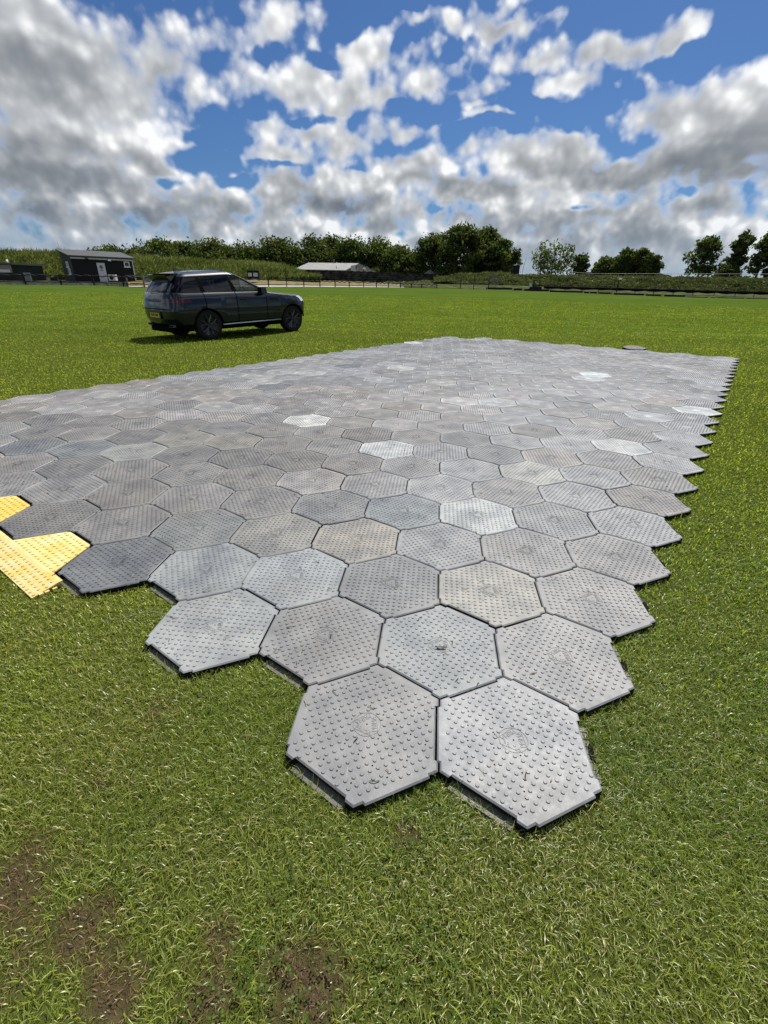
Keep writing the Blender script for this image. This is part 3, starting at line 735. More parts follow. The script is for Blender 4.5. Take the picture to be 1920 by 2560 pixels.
def leaf_material(name, base, trans=.42):
    mt = bpy.data.materials.new(name); mt.use_nodes = True
    N = NT(mt.node_tree); N.n.clear()
    at = N.new('ShaderNodeAttribute', attribute_name='tint')
    c = N.mix(1.0, base, at.outputs['Color'], 'MULTIPLY')
    d = N.new('ShaderNodeBsdfDiffuse'); t = N.new('ShaderNodeBsdfTranslucent'); g = N.new('ShaderNodeBsdfGlossy')
    N.put(d.inputs[0], c); N.put(t.inputs[0], N.mix(1.0, c, (1.3, 1.4, .6), 'MULTIPLY')); g.inputs[0].default_value = (.5, .5, .5, 1); g.inputs['Roughness'].default_value = .45
    m1 = N.new('ShaderNodeMixShader'); m1.inputs[0].default_value = trans; N.l.new(d.outputs[0], m1.inputs[1]); N.l.new(t.outputs[0], m1.inputs[2])
    m2 = N.new('ShaderNodeMixShader'); m2.inputs[0].default_value = .02; N.l.new(m1.outputs[0], m2.inputs[1]); N.l.new(g.outputs[0], m2.inputs[2])
    o = N.new('ShaderNodeOutputMaterial'); N.l.new(m2.outputs[0], o.inputs[0])
    return mt
M_LEAF = leaf_material('leaves', (.056, .078, .022)); M_LEAF2 = leaf_material('lighter leaves', (.070, .092, .028))
M_REED = leaf_material('long bank grass', (.145, .145, .082), .3); M_SCRUB = leaf_material('bank scrub leaves', (.085, .10, .042), .3)

def quads_object(name, cen, nrm_dir, size, tint, mat, aspect=1.0, parent=None):
    # many small leaf faces: centre, a random plane, a size and a tint each
    n = len(cen)
    a = rng.normal(size=(n, 3)) if nrm_dir is None else nrm_dir
    a /= np.linalg.norm(a, axis=1)[:, None]
    b = np.cross(a, rng.normal(size=(n, 3))); b /= np.linalg.norm(b, axis=1)[:, None]
    c = np.cross(a, b)
    s = size[:, None]*.5
    V = np.stack([cen - b*s*aspect, cen - c*s*.6, cen + b*s*aspect, cen + c*s*.6], 1).astype(np.float32)
    me = bpy.data.meshes.new(name); me.vertices.add(n*4); me.vertices.foreach_set('co', V.ravel())
    me.loops.add(n*4); me.loops.foreach_set('vertex_index', np.arange(n*4, dtype=np.int32))
    me.polygons.add(n); me.polygons.foreach_set('loop_start', (np.arange(n)*4).astype(np.int32)); me.update(calc_edges=False)
    A = np.ones((n, 4, 4), np.float32); A[:, :, :3] = tint[:, None, :]
    at = me.attributes.new('tint', 'FLOAT_COLOR', 'POINT'); at.data.foreach_set('color', A.ravel())
    return link(name, me, mat, parent)
def strands_object(name, base, length, lean_dir, lean, width, tint, mat):
    n = len(base); ld = lean_dir/np.linalg.norm(lean_dir, axis=1)[:, None]
    side = np.cross(ld, np.array([0, 0, 1.])); side = side + rng.normal(0, .6, (n, 3))*np.array([1, 1, 0]); side /= np.linalg.norm(side, axis=1)[:, None]
    up = np.array([0, 0, 1.])
    mid = base + (up*np.cos(lean*.5)[:, None] + ld*np.sin(lean*.5)[:, None])*length[:, None]*.55
    tip = mid + (up*np.cos(lean*1.4)[:, None] + ld*np.sin(lean*1.4)[:, None])*length[:, None]*.5
    w = width[:, None]*.5
    V = np.stack([base-side*w*.6, base+side*w*.6, mid-side*w, mid+side*w, tip], 1).astype(np.float32)
    tri = np.array([0, 1, 2, 1, 3, 2, 2, 3, 4])
    me = bpy.data.meshes.new(name); me.vertices.add(n*5); me.vertices.foreach_set('co', V.ravel())
    me.loops.add(n*9); me.loops.foreach_set('vertex_index', (np.arange(n)[:, None]*5+tri[None]).astype(np.int32).ravel())
    me.polygons.add(n*3); me.polygons.foreach_set('loop_start', (np.arange(n*3)*3).astype(np.int32)); me.update(calc_edges=False)
    A = np.ones((n, 5, 4), np.float32); A[:, :, :3] = tint[:, None, :]
    at = me.attributes.new('tint', 'FLOAT_COLOR', 'POINT'); at.data.foreach_set('color', A.ravel())
    return link(name, me, mat)

def strip(name, us, v0, v1, D0, D1, mat, kind='structure', back=0, lift=0.0, rows=6, bulge=0.0, rough=0.0, label=None):
    # sheet of ground between two sight-line curves, v0 at distance D0 (near) and v1 at distance D1 (far)
    us = np.array(us, float); uu = np.linspace(us[0], us[-1], 160)
    f = lambda a: np.interp(uu, us, a) if hasattr(a, '__len__') else np.full(len(uu), float(a))
    v0, v1, D0, D1 = f(v0), f(v1), f(D0), f(D1)
    A = np.array([W(u, v, d) for u, v, d in zip(uu, v0, D0)]); B = np.array([W(u, v, d) for u, v, d in zip(uu, v1, D1)])
    V = []; nr = rows+1
    for i in range(nr):
        s = i/rows; zz = s + bulge*math.sin(math.pi*s)
        P = A*(1-s)+B*s; P[:, 2] = A[:, 2]*(1-zz)+B[:, 2]*zz + lift
        if rough: P[:, 2] += (fbm(P[:, 0]*.5, P[:, 1]*.5+s*9, 4, 3)-.5)*rough*math.sin(math.pi*min(1, s+.15))
        V.append(P)
    if back:
        P = V[-1].copy(); dirv = P-CAMP; dirv[:, 2] = 0; dirv /= np.linalg.norm(dirv, axis=1)[:, None]
        Q = P+dirv*back; Q[:, 2] -= .5; V.append(Q); Q2 = Q+dirv*back*2; Q2[:, 2] -= 3; V.append(Q2); nr += 2
    n = len(uu); vv = np.concatenate(V); fs = [(i*n+j, i*n+j+1, (i+1)*n+j+1, (i+1)*n+j) for i in range(nr-1) for j in range(n-1)]
    me = bpy.data.meshes.new(name); me.from_pydata(vv.tolist(), [], fs); me.polygons.foreach_set('use_smooth', [True]*len(fs))
    o = link(name, me, mat)
    tag(o, label, kind=kind)
    def sample(k, s_lo=0.0, s_hi=1.0, pw=1.0):
        q = rng.random(k)*(n-1); i0 = np.minimum(q.astype(int), n-2); fr = (q-i0)[:, None]; s = s_lo+(s_hi-s_lo)*rng.random(k)**pw
        G = np.stack(V[:rows+1]); si = s*rows; s0 = np.minimum(si.astype(int), rows-1); sf = (si-s0)[:, None]
        P = (G[s0, i0]*(1-fr)+G[s0, i0+1]*fr)*(1-sf) + (G[s0+1, i0]*(1-fr)+G[s0+1, i0+1]*fr)*sf
        return P, s
    return o, sample

# verge, track and path along the fence
strip('path', [-80, 320, 640, 860, 1010], [713, 717, 717.6, 717.6, 719], [711.5, 715, 714.0, 714.4, 717.5], [62, 62.5, 66.5, 70, 72], [62.6, 63, 68, 71.5, 73], M_CONC, lift=.02)
strip('dry_verge', [-80, 300, 640, 860, 1010, 1080], [712, 715.5, 714.4, 714.6, 717.5, 719], [699, 701, 699.5, 703, 709, 712], [62.7, 63, 68, 71.5, 73, 73], [73, 74, 76, 80, 80, 80], M_DRY, lift=.03, rough=.12)
strip('verge', [1000, 1150, 1280, 1400, 1640, 1990], [719, 721.5, 727, 732, 741.5, 750], [709, 711, 714, 718, 727, 737], [72.2, 72.2, 72.2, 71.4, 70.2, 67.5], [77, 77, 77, 77, 76, 75], M_GREEN, lift=.03, rough=.1)

# grassy banks
LB = [-90, 0, 150, 340, 500, 640, 700, 735, 768, 800]
_, smp = strip('grass_bank', LB, [703, 703, 702, 702, 701, 700, 700, 700, 700, 700], [632, 634, 635, 646, 655, 660, 668, 678, 693, 699], [73, 73, 73, 74, 75, 76, 76, 76, 76, 76], [81, 81, 81, 82, 83, 84, 84, 83, 80, 78], M_GREEN, back=8, rows=10, bulge=.10, rough=.7)
def reeds(smp, k, name, label, wind=(1.0, -.25), lmin=.45, lmax=1.0):
    P, s = smp(k); L = rng.uniform(lmin, lmax, k)*(1+.35*(fbm(P[:, 0]*.7, P[:, 1]*.7+P[:, 2], 9, 3)-.5))
    nz = fbm(P[:, 0]*.45, P[:, 2]*.9+P[:, 1]*.2, 31, 4)
    t = np.where((rng.random(k) < .10+.35*np.clip(nz-.45, 0, 1)*2)[:, None], np.array([2.1, 1.95, 2.2]), np.array([.75, .95, .62])*(0.55+.9*nz)[:, None])
    t = t*rng.uniform(.6, 1.35, (k, 1))
    ld = np.tile(np.array([wind[0], wind[1], 0.]), (k, 1)) + rng.normal(0, .55, (k, 3))*np.array([1, 1, 0])
    o = strands_object(name, P-np.array([0, 0, .08]), L, ld, np.clip(rng.normal(.65, .3, k), 0, 1.5), rng.uniform(.05, .12, k), t, M_REED)
    return tag(o, label, 'bank grass', None, 'stuff')
reeds(smp, 42000, 'bank_grass', 'long pale wind-blown grass covering the raised bank behind the shed')
RB = [1085, 1150, 1200, 1250, 1300, 1400, 1500, 1600, 1700, 1920, 2010]
_, smp2 = strip('scrub_bank', RB, [706, 710, 712, 713, 714, 717, 720, 725, 728.5, 735, 738], [697, 688, 684, 683, 688, 690, 692, 693, 695, 698, 700], [77, 77, 77, 77, 77, 77, 76.5, 76, 76, 75, 75], [85, 86, 86, 86, 86, 86, 86, 86, 85, 84, 84], M_GREEN, back=8, rows=10, bulge=.12, rough=.9)
def scrub(smp, k, name, label, mat=M_SCRUB, s_lo=0.0, s_hi=1.0, h=.38):
    P, s = smp(k, s_lo, s_hi); nz = fbm(P[:, 0]*.8, P[:, 1]*.8+P[:, 2]*2, 3, 4)
    P = P + np.stack([np.zeros(k), np.zeros(k), rng.random(k)*h*np.clip(nz*1.7-.25, .05, 1.3)], -1)
    t = np.array([1, 1, 1.])*(0.45+1.0*fbm(P[:, 0]*.5+5, P[:, 2]+P[:, 1]*.3, 77, 4))[:, None]*rng.uniform(.6, 1.4, (k, 1))
    t = np.where((rng.random(k) < .05)[:, None], t*np.array([1.3, 1.2, 1.3]), t)
    o = quads_object(name, P, None, rng.uniform(.12, .32, k), t, mat, 1.5)
    return tag(o, label, 'scrub', None, 'stuff')
scrub(smp2, 45000, 'bank_scrub', 'bushy green scrub covering the long bank on the right')

# trees
def tree(u0, u1, vt, vb, D, name, label, group, mat, nclu=46, leaves=60, csize=.20, lsize=.5, shape='round', lean=0.0, trunk_to=.55, gaps=0.0, seed=0):
    rg = np.random.default_rng(seed+int(u0*7+vt))
    b = pt((u0+u1)/2, vb, D); zt = zat((u0+u1)/2, vt, D); H = zt-b.z
    a0, a1 = pt(u0, (vt+vb)/2, D), pt(u1, (vt+vb)/2, D); Wd = (a1-a0).length; side = (a1-a0).normalized()
    root = empty(name, b)
    cs = []
    for k in range(nclu*6):
        if len(cs) >= nclu: break
        h = rg.random(); 
        if shape == 'round': prof = math.sin(math.pi*min(1, (h*.86+.14)))**.55
        elif shape == 'tall': prof = (math.sin(math.pi*(h*.8+.17))**.8)*(.75+.25*math.sin(h*17+seed))
        else: prof = math.sqrt(max(0, 1-h**2.2))
        r_ = math.sqrt(rg.random())*Wd/2*prof*(1-csize*.6); q = rg.random()*2*math.pi
        lo = .10 if shape != 'tall' else .16
        z = H*(lo+(1-lo-csize*.28)*h)
        x = r_*math.cos(q) + lean*H*(h-.3)*1.0; y = r_*math.sin(q)*.85
        c = np.array([side.x*x - side.y*y, side.y*x + side.x*y, z])
        if gaps and any(np.linalg.norm(c-o_[0]) < gaps*Wd for o_ in cs): continue
        cs.append((c, rg.uniform(.65, 1.25)*csize*Wd))
    tb = MB(); tr = max(.10, .022*H)
    top = np.array([side.x*lean*H*.4, side.y*lean*H*.4, H*trunk_to])
    mid = top*.5 + np.array([rg.normal(0, .02)*H, 0, 0])
    tb.tube([(0, 0, -.4), tuple(mid*.5), tuple(mid), tuple(top)], [tr*1.25, tr, tr*.8, tr*.35], 7)
    for c, r_ in cs[::2]:
        f = min(.95, max(.15, c[2]/H*.75)); s0 = top*f if c[2] < top[2]*1.4 else top
        m_ = s0*.45+c*.55; m_[2] -= .04*H
        tb.tube([tuple(s0), tuple(m_), tuple(c)], [tr*.38, tr*.24, tr*.08], 5)
    tb.build('trunk', M_BARK, root)
    C = []; TT = []; SS = []
    for c, r_ in cs:
        n = int(leaves*rg.uniform(.7, 1.3)); d = rg.normal(size=(n, 3)); d /= np.linalg.norm(d, axis=1)[:, None]
        rad = r_*rg.random(n)**.45*(1+.25*rg.normal(size=n)*.6)
        C.append(c + d*rad[:, None]*np.array([1, 1, .8])); tone = rg.uniform(.65, 1.35)
        TT.append(np.array([1, 1, 1.])*tone*rg.uniform(.7, 1.3, (n, 1))*np.array([rg.uniform(.9, 1.2), 1, 1])); SS.append(rg.uniform(.6, 1.25, n)*lsize)
    quads_object('crown', np.concatenate(C), None, np.concatenate(SS), np.concatenate(TT), mat, 1.35, root)
    tag(root, label, 'tree', group)
    return root
G1 = 'trees of the dark wood behind the barn'
woods = [  # u0,u1,top,base,D
 (255, 326, 617, 672, 190, 'low rounded dark tree just above the shed roof, on the left'), (312, 380, 621, 668, 190, 'low dark tree between the shed roof and the wood'),
 (366, 452, 600, 684, 150, 'leftmost tree of the dark wood, paler green and rounded'), (430, 520, 606, 688, 155, 'second tree from the left in the dark wood behind the car roof'),
 (492, 590, 600, 690, 150, 'third tree of the wood, broad crown above the middle of the car roof'), (572, 668, 612, 692, 152, 'low-topped tree in the dip of the wood above the car bonnet'),
 (650, 752, 596, 694, 150, 'broad tree of the wood left of the barn roof'), (735, 830, 594, 698, 148, 'tall tree of the wood right above the barn roof left end'), (790, 868, 592, 698, 152, 'tree with twin top rising above the middle of the barn roof'),
 (848, 928, 590, 700, 148, 'highest tree behind the barn gable'), (905, 985, 598, 702, 150, 'tree just right of the barn gable'), (955, 1036, 616, 704, 145, 'low tree in the gap before the great round clump'), (1000, 1050, 640, 704, 140, 'bushy low tree at the foot of the great round clump')]
for i, (u0, u1, vt, vb, D, lab) in enumerate(woods):
    tree(u0-24, u1+24, vt+6, vb+6, D, 'woodland_tree', lab, G1, M_LEAF2 if i in (2, 4) else M_LEAF, nclu=70, leaves=75, csize=.17, lsize=.75, seed=i)
_, smp4 = strip('wood_floor', [360, 600, 800, 1000, 1290], [690, 694, 700, 706, 700], [676, 680, 684, 690, 690], 138, 160, M_GREEN, rows=4)
def understory():
    k = 16000; P, s = smp4(k); h = rng.random(k); nz = fbm(P[:, 0]*.12, P[:, 1]*.12, 5, 3); P[:, 2] += h*(1.4+2.6*nz)
    t = (0.5+.8*fbm(P[:, 0]*.3, P[:, 2]*.5, 8, 3))[:, None]*np.array([1, 1, 1.])*rng.uniform(.6, 1.3, (k, 1))
    tag(quads_object('undergrowth', P, None, rng.uniform(.5, 1.0, k), t, M_LEAF, 1.3), 'dark undergrowth filling the foot of the wood behind the barn', 'undergrowth', None, 'stuff')
understory()
G2 = 'trees of the great round clump'
clump = [(1036, 1132, 586, 706, 135, 'left tree of the great round clump right of the barn'), (1092, 1212, 570, 706, 130, 'biggest middle tree of the great round clump'), (1160, 1248, 574, 704, 134, 'right of centre tree of the great round clump'), (1205, 1285, 604, 700, 130, 'rightmost sloping tree of the great round clump')]
for i, (u0, u1, vt, vb, D, lab) in enumerate(clump):
    tree(u0-10, u1+10, vt-2, vb+4, D, 'broadleaf_tree', lab, G2, M_LEAF, nclu=90, leaves=85, csize=.15, lsize=.66, seed=40+i)
G3 = 'open trees along the right bank'
airy = [(1322, 1434, 606, 690, 118, 'round', .02, 'broad loose tree right of the leaning pole'), (1428, 1464, 634, 690, 118, 'tall', .02, 'thin small tree beside the broad loose tree'),
 (1480, 1536, 648, 694, 118, 'round', 0, 'short pale tree at the left of the low dark group'), (1522, 1580, 628, 694, 115, 'round', .05, 'dark tree left in the low dense group'), (1560, 1622, 625, 694, 115, 'round', .08, 'dark tree with the top of the low dense group'), (1604, 1646, 640, 694, 116, 'tall', .12, 'sparse tree reaching out right of the low dense group'),
 (1694, 1792, 590, 697, 100, 'tall', .05, 'open tree first of the three tall trees at the right'), (1790, 1856, 573, 697, 100, 'tall', .09, 'wind-bent middle one of the three tall trees at the right'), (1846, 1930, 567, 698, 100, 'tall', .12, 'tallest wind-bent tree of the three at the right'), (1906, 1975, 655, 700, 100, 'round', .05, 'low tree cut by the right picture edge')]
for i, (u0, u1, vt, vb, D, sh, ln, lab) in enumerate(airy):
    dense = 2 <= i <= 4
    tree(u0-(4 if dense else 8), u1+(4 if dense else 8), vt-2, vb+1, D, 'field_tree', lab, G3, M_LEAF2 if i in (0, 2) else M_LEAF, nclu=56 if dense else 40, leaves=75 if dense else 44, csize=.19 if dense else .145, lsize=.50, shape=sh, lean=ln, trunk_to=.7, gaps=0 if dense else .13, seed=70+i)
tree(1770, 1850, 664, 700, 98, 'hedge_bush', 'dark bush between the tall trees at the right', None, M_LEAF, nclu=30, leaves=60, csize=.2, lsize=.4, seed=91)
# wooded rise far away
for (u0, u1, vt, nm) in ((1440, 1530, 680, 'hills'), (1590, 1690, 682, 'hills')):
    P0, P1 = pt(u0, 694, 420), pt(u1, 694, 420); mb = MB(); n = 30; vs = []
    for i in range(n+1):
        f = i/n; p = P0.lerp(P1, f); hgt = (zat((u0+u1)/2, vt, 420)-p.z)*math.sin(math.pi*f)**.7*(1+.12*math.sin(f*23))
        vs += [(p.x, p.y, p.z-4), (p.x, p.y+4, p.z+hgt), (p.x, p.y+60, p.z-4)]
    mb.add(vs, [(i*3+k, i*3+3+k, i*3+4+k, i*3+1+k) for i in range(n) for k in range(2)])
    tag(mb.build(nm, material('far woods', (.035, .05, .045), .95, .05, var=.3, scale=.2)), kind='structure')

# retaining wall of dark timber in front of the wood
def rough_wall():
    us = np.array([728, 766, 800, 900, 1000, 1107, 1160, 1220.]); vt = [673, 674.5, 675, 678, 681.5, 685, 686, 687.5]; vb = [674.5, 693, 698, 704, 707, 702, 696, 689]; D = [92, 90, 88, 87, 86, 86, 86, 87]
    uu = np.linspace(728, 1220, 120); f = lambda a: np.interp(uu, us, a); vt, vb, D = f(vt), f(vb), f(D); mb = MB(); rows = 14; V = []
    for i in range(rows+1):
        s = i/rows
        for u, a, b_, d in zip(uu, vt, vb, D):
            p = W(u, b_*(1-s)+a*s, d); j = .25*(fbm(np.array([u*.09]), np.array([s*9.]), 3, 3)[0]-.5) + (.12 if i % 3 == 0 else 0)
            V.append((p[0], p[1]+j, p[2]+.05*math.sin(u*.4+i)))
    n = len(uu); mb.add(V, [(i*n+j, i*n+j+1, (i+1)*n+j+1, (i+1)*n+j) for i in range(rows) for j in range(n-1)])
    top = V[rows*n:]; k = len(mb.v); mb.add(top+[(x, y+1.2, z) for x, y, z in top]+[(x, y+1.2, z-4) for x, y, z in top], [(j, j+1, n+j+1, n+j) for j in range(n-1)]+[(n+j, n+j+1, 2*n+j+1, 2*n+j) for j in range(n-1)])
    o = mb.build('retaining_wall', material('old dark timber', (.055, .048, .042), .95, .1, bump=1.0, var=.6, scale=1.6, coord='Generated'))
    o.data.materials[0] = material('old dark boards', (.052, .046, .041), .95, .1, bump=.8, var=.65, scale=1.3)
    tag(o, 'long dark retaining wall of old timber in front of the barn', 'wall')
rough_wall()
_, smp3 = strip('grass_slope', [960, 1020, 1107, 1160, 1230], [714, 715, 715, 714, 712], [709, 707, 702, 697, 690], 78, [84, 85, 85, 85, 85], material('bright bank grass', (.075, .10, .025), .95, .05, var=.4, scale=.7), rows=6, rough=.2)
scrub(smp3, 5000, 'slope_grass', 'bright green grass and weeds on the slope below the dark wall', M_REED, h=.4)

# barn
def barn():
    D = 112
    E0, E1 = pt(734, 673, D), pt(863, 675.5, D-6); Rl, Rr = pt(771, 656.5, D+8), pt(897, 658, D+4)
    g2 = pt(943, 680, D+9); root = empty('barn', (E0+E1)/2 - Vector((0, 0, 2.4))); O = root.location
    rf = MB(); v = [E0, E1, Rr, Rl]; back = [Rl, Rr, g2, g2+(E0-E1)]
    up = Vector((0, 0, .18))
    rf.add([q-O for q in v]+[q-O-up for q in v], [(0, 1, 2, 3), (7, 6, 5, 4), (0, 4, 5, 1), (1, 5, 6, 2), (3, 2, 6, 7), (0, 3, 7, 4)])
    rf.add([q-O for q in back]+[q-O-up for q in back], [(0, 1, 2, 3), (7, 6, 5, 4), (1, 5, 6, 2), (2, 6, 7, 3)])
    ro = rf.build('roof', material('grey fibre cement sheets', (.25, .245, .235), .85, .2, var=.12, scale=.6), root)
    pole = MB(); p = pt(842, 658, D+2); p2 = pt(842, 676, D-4); pole.tube([tuple(pt(835, 648, D+3)-O), tuple(pt(834.5, 660, D+3)-O)], .05, 6); pole.tube([tuple(p-O+Vector((0, 0, .1))), tuple(p2-O+Vector((0, 0, .1)))], .06, 6); pole.build('roof_pole', M_METAL, root)
    wl = MB(); dz = Vector((0, 0, 4)); ins = .25
    wl.add([E0-O-up, E1-O-up, E1-O-dz, E0-O-dz], [(0, 3, 2, 1)])
    wl.add([E1-O-up, Rr-O-up, g2-O-up, g2-O-dz, E1-O-dz], [(0, 4, 3, 2, 1)])
    e_ = (g2-E1).normalized()
    wl.build('wall', material('dark barn boards', (.06, .055, .05), .9, .1, bump=.5, var=.5, scale=1.5), root)
    wp = MB(); a = pt(877, 664, D-4.6); b_ = pt(889, 662.5, D-3); wp.add([a-O, b_-O, b_-O-Vector((0, 0, 1.3)), a-O-Vector((0, 0, 1.2))], [(0, 3, 2, 1)])
    wp.build('door_panel', M_PALE, root)
    tag(root, 'long low barn with pale grey roof and dark boarded gable', 'barn')
barn()
def lean_hut(): 
    root = empty('field_hut', pt(1075, 690, 100)); O = root.location; mb = MB()
    a, b_, c, t = pt(1055, 688, 100), pt(1092, 688, 100), pt(1075, 688, 104), pt(1076, 673, 101)
    mb.add([a-O-Vector((0, 0, 1.2)), b_-O-Vector((0, 0, 1.2)), b_-O, t-O, a-O, c-O], [(0, 1, 2, 3, 4), (3, 2, 5), (3, 5, 4)])
    mb.build('roof', material('old roof sheets', (.10, .09, .085), .8, .2, var=.4, scale=2), root); tag(root, 'small dark pitched roof showing over the timber wall', 'hut')
lean_hut()
# shed on the left
def shed():
    P1, P2 = Vector(W(190, 700, 69)), Vector(W(340, 698, 71)); ex = (P2-P1); ex.z = 0; Lw = ex.length; ex.normalize(); ey = Vector((-ex.y, ex.x, 0)); dep = 3.8
    zb = P1.z-.15; root = empty('shed', (P1.x, P1.y, zb), math.atan2(ex.y, ex.x))
    hf, hb = zat(174, 640, 69)-zb, zat(145, 625.5, 69.5)-zb+.1
    clad = material('black weatherboard', (.010, .011, .012), .75, .2); side = material('dark green weatherboard', (.035, .045, .042), .8, .2)
    wb = MB(); n = 16
    def board_wall(mb, A, B, h0a, h0b, out, mi):       # lapped boards between A and B, top heights at each end
        for k in range(n):
            f0, f1 = k/n, (k+1)/n
            pa0, pb0 = Vector((*A, h0a*f0)), Vector((*B, h0b*f0)); pa1, pb1 = Vector((*A, h0a*f1)), Vector((*B, h0b*f1))
            o = Vector((*out, 0)); a, b_ = pa0+o*.035, pb0+o*.035; c, d = pb1+o*.012, pa1+o*.012
            mb.add([a, b_, c, d, pa0, pb0], [(0, 1, 2, 3), (4, 5, 1, 0)], mi)
    board_wall(wb, (0, 0), (Lw, 0), hf, hf, (0, -1), 0)
    board_wall(wb, (0, dep), (0, 0), hb, hf, (-1, 0), 1)
    wb.add([(Lw, 0, 0), (Lw, dep, 0), (Lw, dep, hb), (Lw, 0, hf)], [(0, 1, 2, 3)], 1); wb.add([(0, dep, 0), (Lw, dep, 0), (Lw, dep, hb), (0, dep, hb)], [(3, 2, 1, 0)], 1)
    wb.build('wall', [clad, side], root)
    rf = MB(); ov = .28
    sl = (hb-hf)/dep
    r = [(-ov, -ov, hf-sl*ov), (Lw+ov, -ov, hf-sl*ov), (Lw+ov, dep+ov, hb+sl*ov), (-ov, dep+ov, hb+sl*ov)]
    rf.add([(x, y, z+.02) for x, y, z in r]+[(x, y, z+.14) for x, y, z in r], [(0, 3, 2, 1), (4, 5, 6, 7), (0, 1, 5, 4), (1, 2, 6, 5), (2, 3, 7, 6), (3, 0, 4, 7)])
    rf.build('roof', material('grey felt roof', (.075, .078, .082), .85, .2, var=.12, scale=2), root)
    fs = MB(); fs.box((Lw/2, -.06, hf-.16), (Lw+.1, .04, .15)); fs.build('fascia', M_PALE, root)
    ct = MB(); ct.box((Lw-.06, -.055, hf/2-.1), (.12, .03, hf-.3)); ct.build('corner_trim', M_PALE, root)
    # door with a round window
    dx = Lw*.445
    dr = MB(); dr.box((dx, -.065, 1.0), (.86, .045, 1.98)); 
    for k in range(5): dr.box((dx-.3+.15*k, -.09, .62), (.10, .006, 1.0))
    do = dr.build('door', material('pale grey door', (.47, .50, .54), .55, .3), root)
    pw = MB(); q = [2*math.pi*i/20 for i in range(20)]
    pw.add([(dx-.02+.19*math.cos(a), -.094, 1.56+.19*math.sin(a)) for a in q]+[(dx-.02+.19*math.cos(a), -.08, 1.56+.19*math.sin(a)) for a in q], [tuple(range(20))]+[(i, 20+i, 20+(i+1) % 20, (i+1) % 20) for i in range(20)])
    pw.build('round_window', M_GLASS, do)
    ls = MB(); ls.box((dx, -.095, 1.24), (.30, .015, .07)); ls.build('letter_slot', M_BLK, do)
    stp = MB(); stp.box((dx, -.25, -.02), (1.1, .4, .10)); stp.build('step', M_WOOD, root)
    def win(cx, cz, w_, h_, axis):
        fr = MB(); gl = MB()
        def bx(m_, a, z, ww, hh, d_, off):
            if axis == 'f': m_.box((a, -.05-off, z), (ww, d_, hh))
            else: m_.box((-.05-off, a, z), (d_, ww, hh))
        t = .075
        bx(fr, cx-w_/2+t/2, cz, t, h_, .05, .02); bx(fr, cx+w_/2-t/2, cz, t, h_, .05, .02); bx(fr, cx, cz+h_/2-t/2, w_-2*t-.002, t, .05, .02); bx(fr, cx, cz-h_/2+t/2, w_-2*t-.002, t, .05, .02)
        bx(fr, cx, cz-h_/2-.03, w_+.16, .05, .10, .04)
        if axis == 's': bx(fr, cx, cz, .05, h_-2*t, .045, .02)
        o = fr.build('window', M_WHITE, root); bx(gl, cx, cz, w_-2*t, h_-2*t, .012, .0); gl.build('pane', M_GLASS, o)
    win(Lw*.885, hf-.62, .62, .58, 'f'); win(1.6, 1.75, .8, .55, 's'); win(1.35, 1.05, .75, .62, 's')
    for fx, mat in ((Lw*.235, M_BLK), (Lw*.595, M_WHITE)):
        lm = MB(); lm.box((fx, -.22, hf-.24), (.34, .14, .20), taper=.8); lm.box((fx, -.12, hf-.18), (.08, .16, .06)); lm.build('floodlight', mat, root)
    an = MB(); an.tube([(.1, dep-.1, hb), (.05, dep-.1, hb+1.0)], .015, 5); an.tube([(.0, dep-.1, hb+.75), (.14, dep-.1, hb+.85)], .01, 5); an.build('aerial', M_METAL, root)
    tag(root, 'black weatherboard shed with grey sloping roof and pale door with round window', 'shed')
shed()
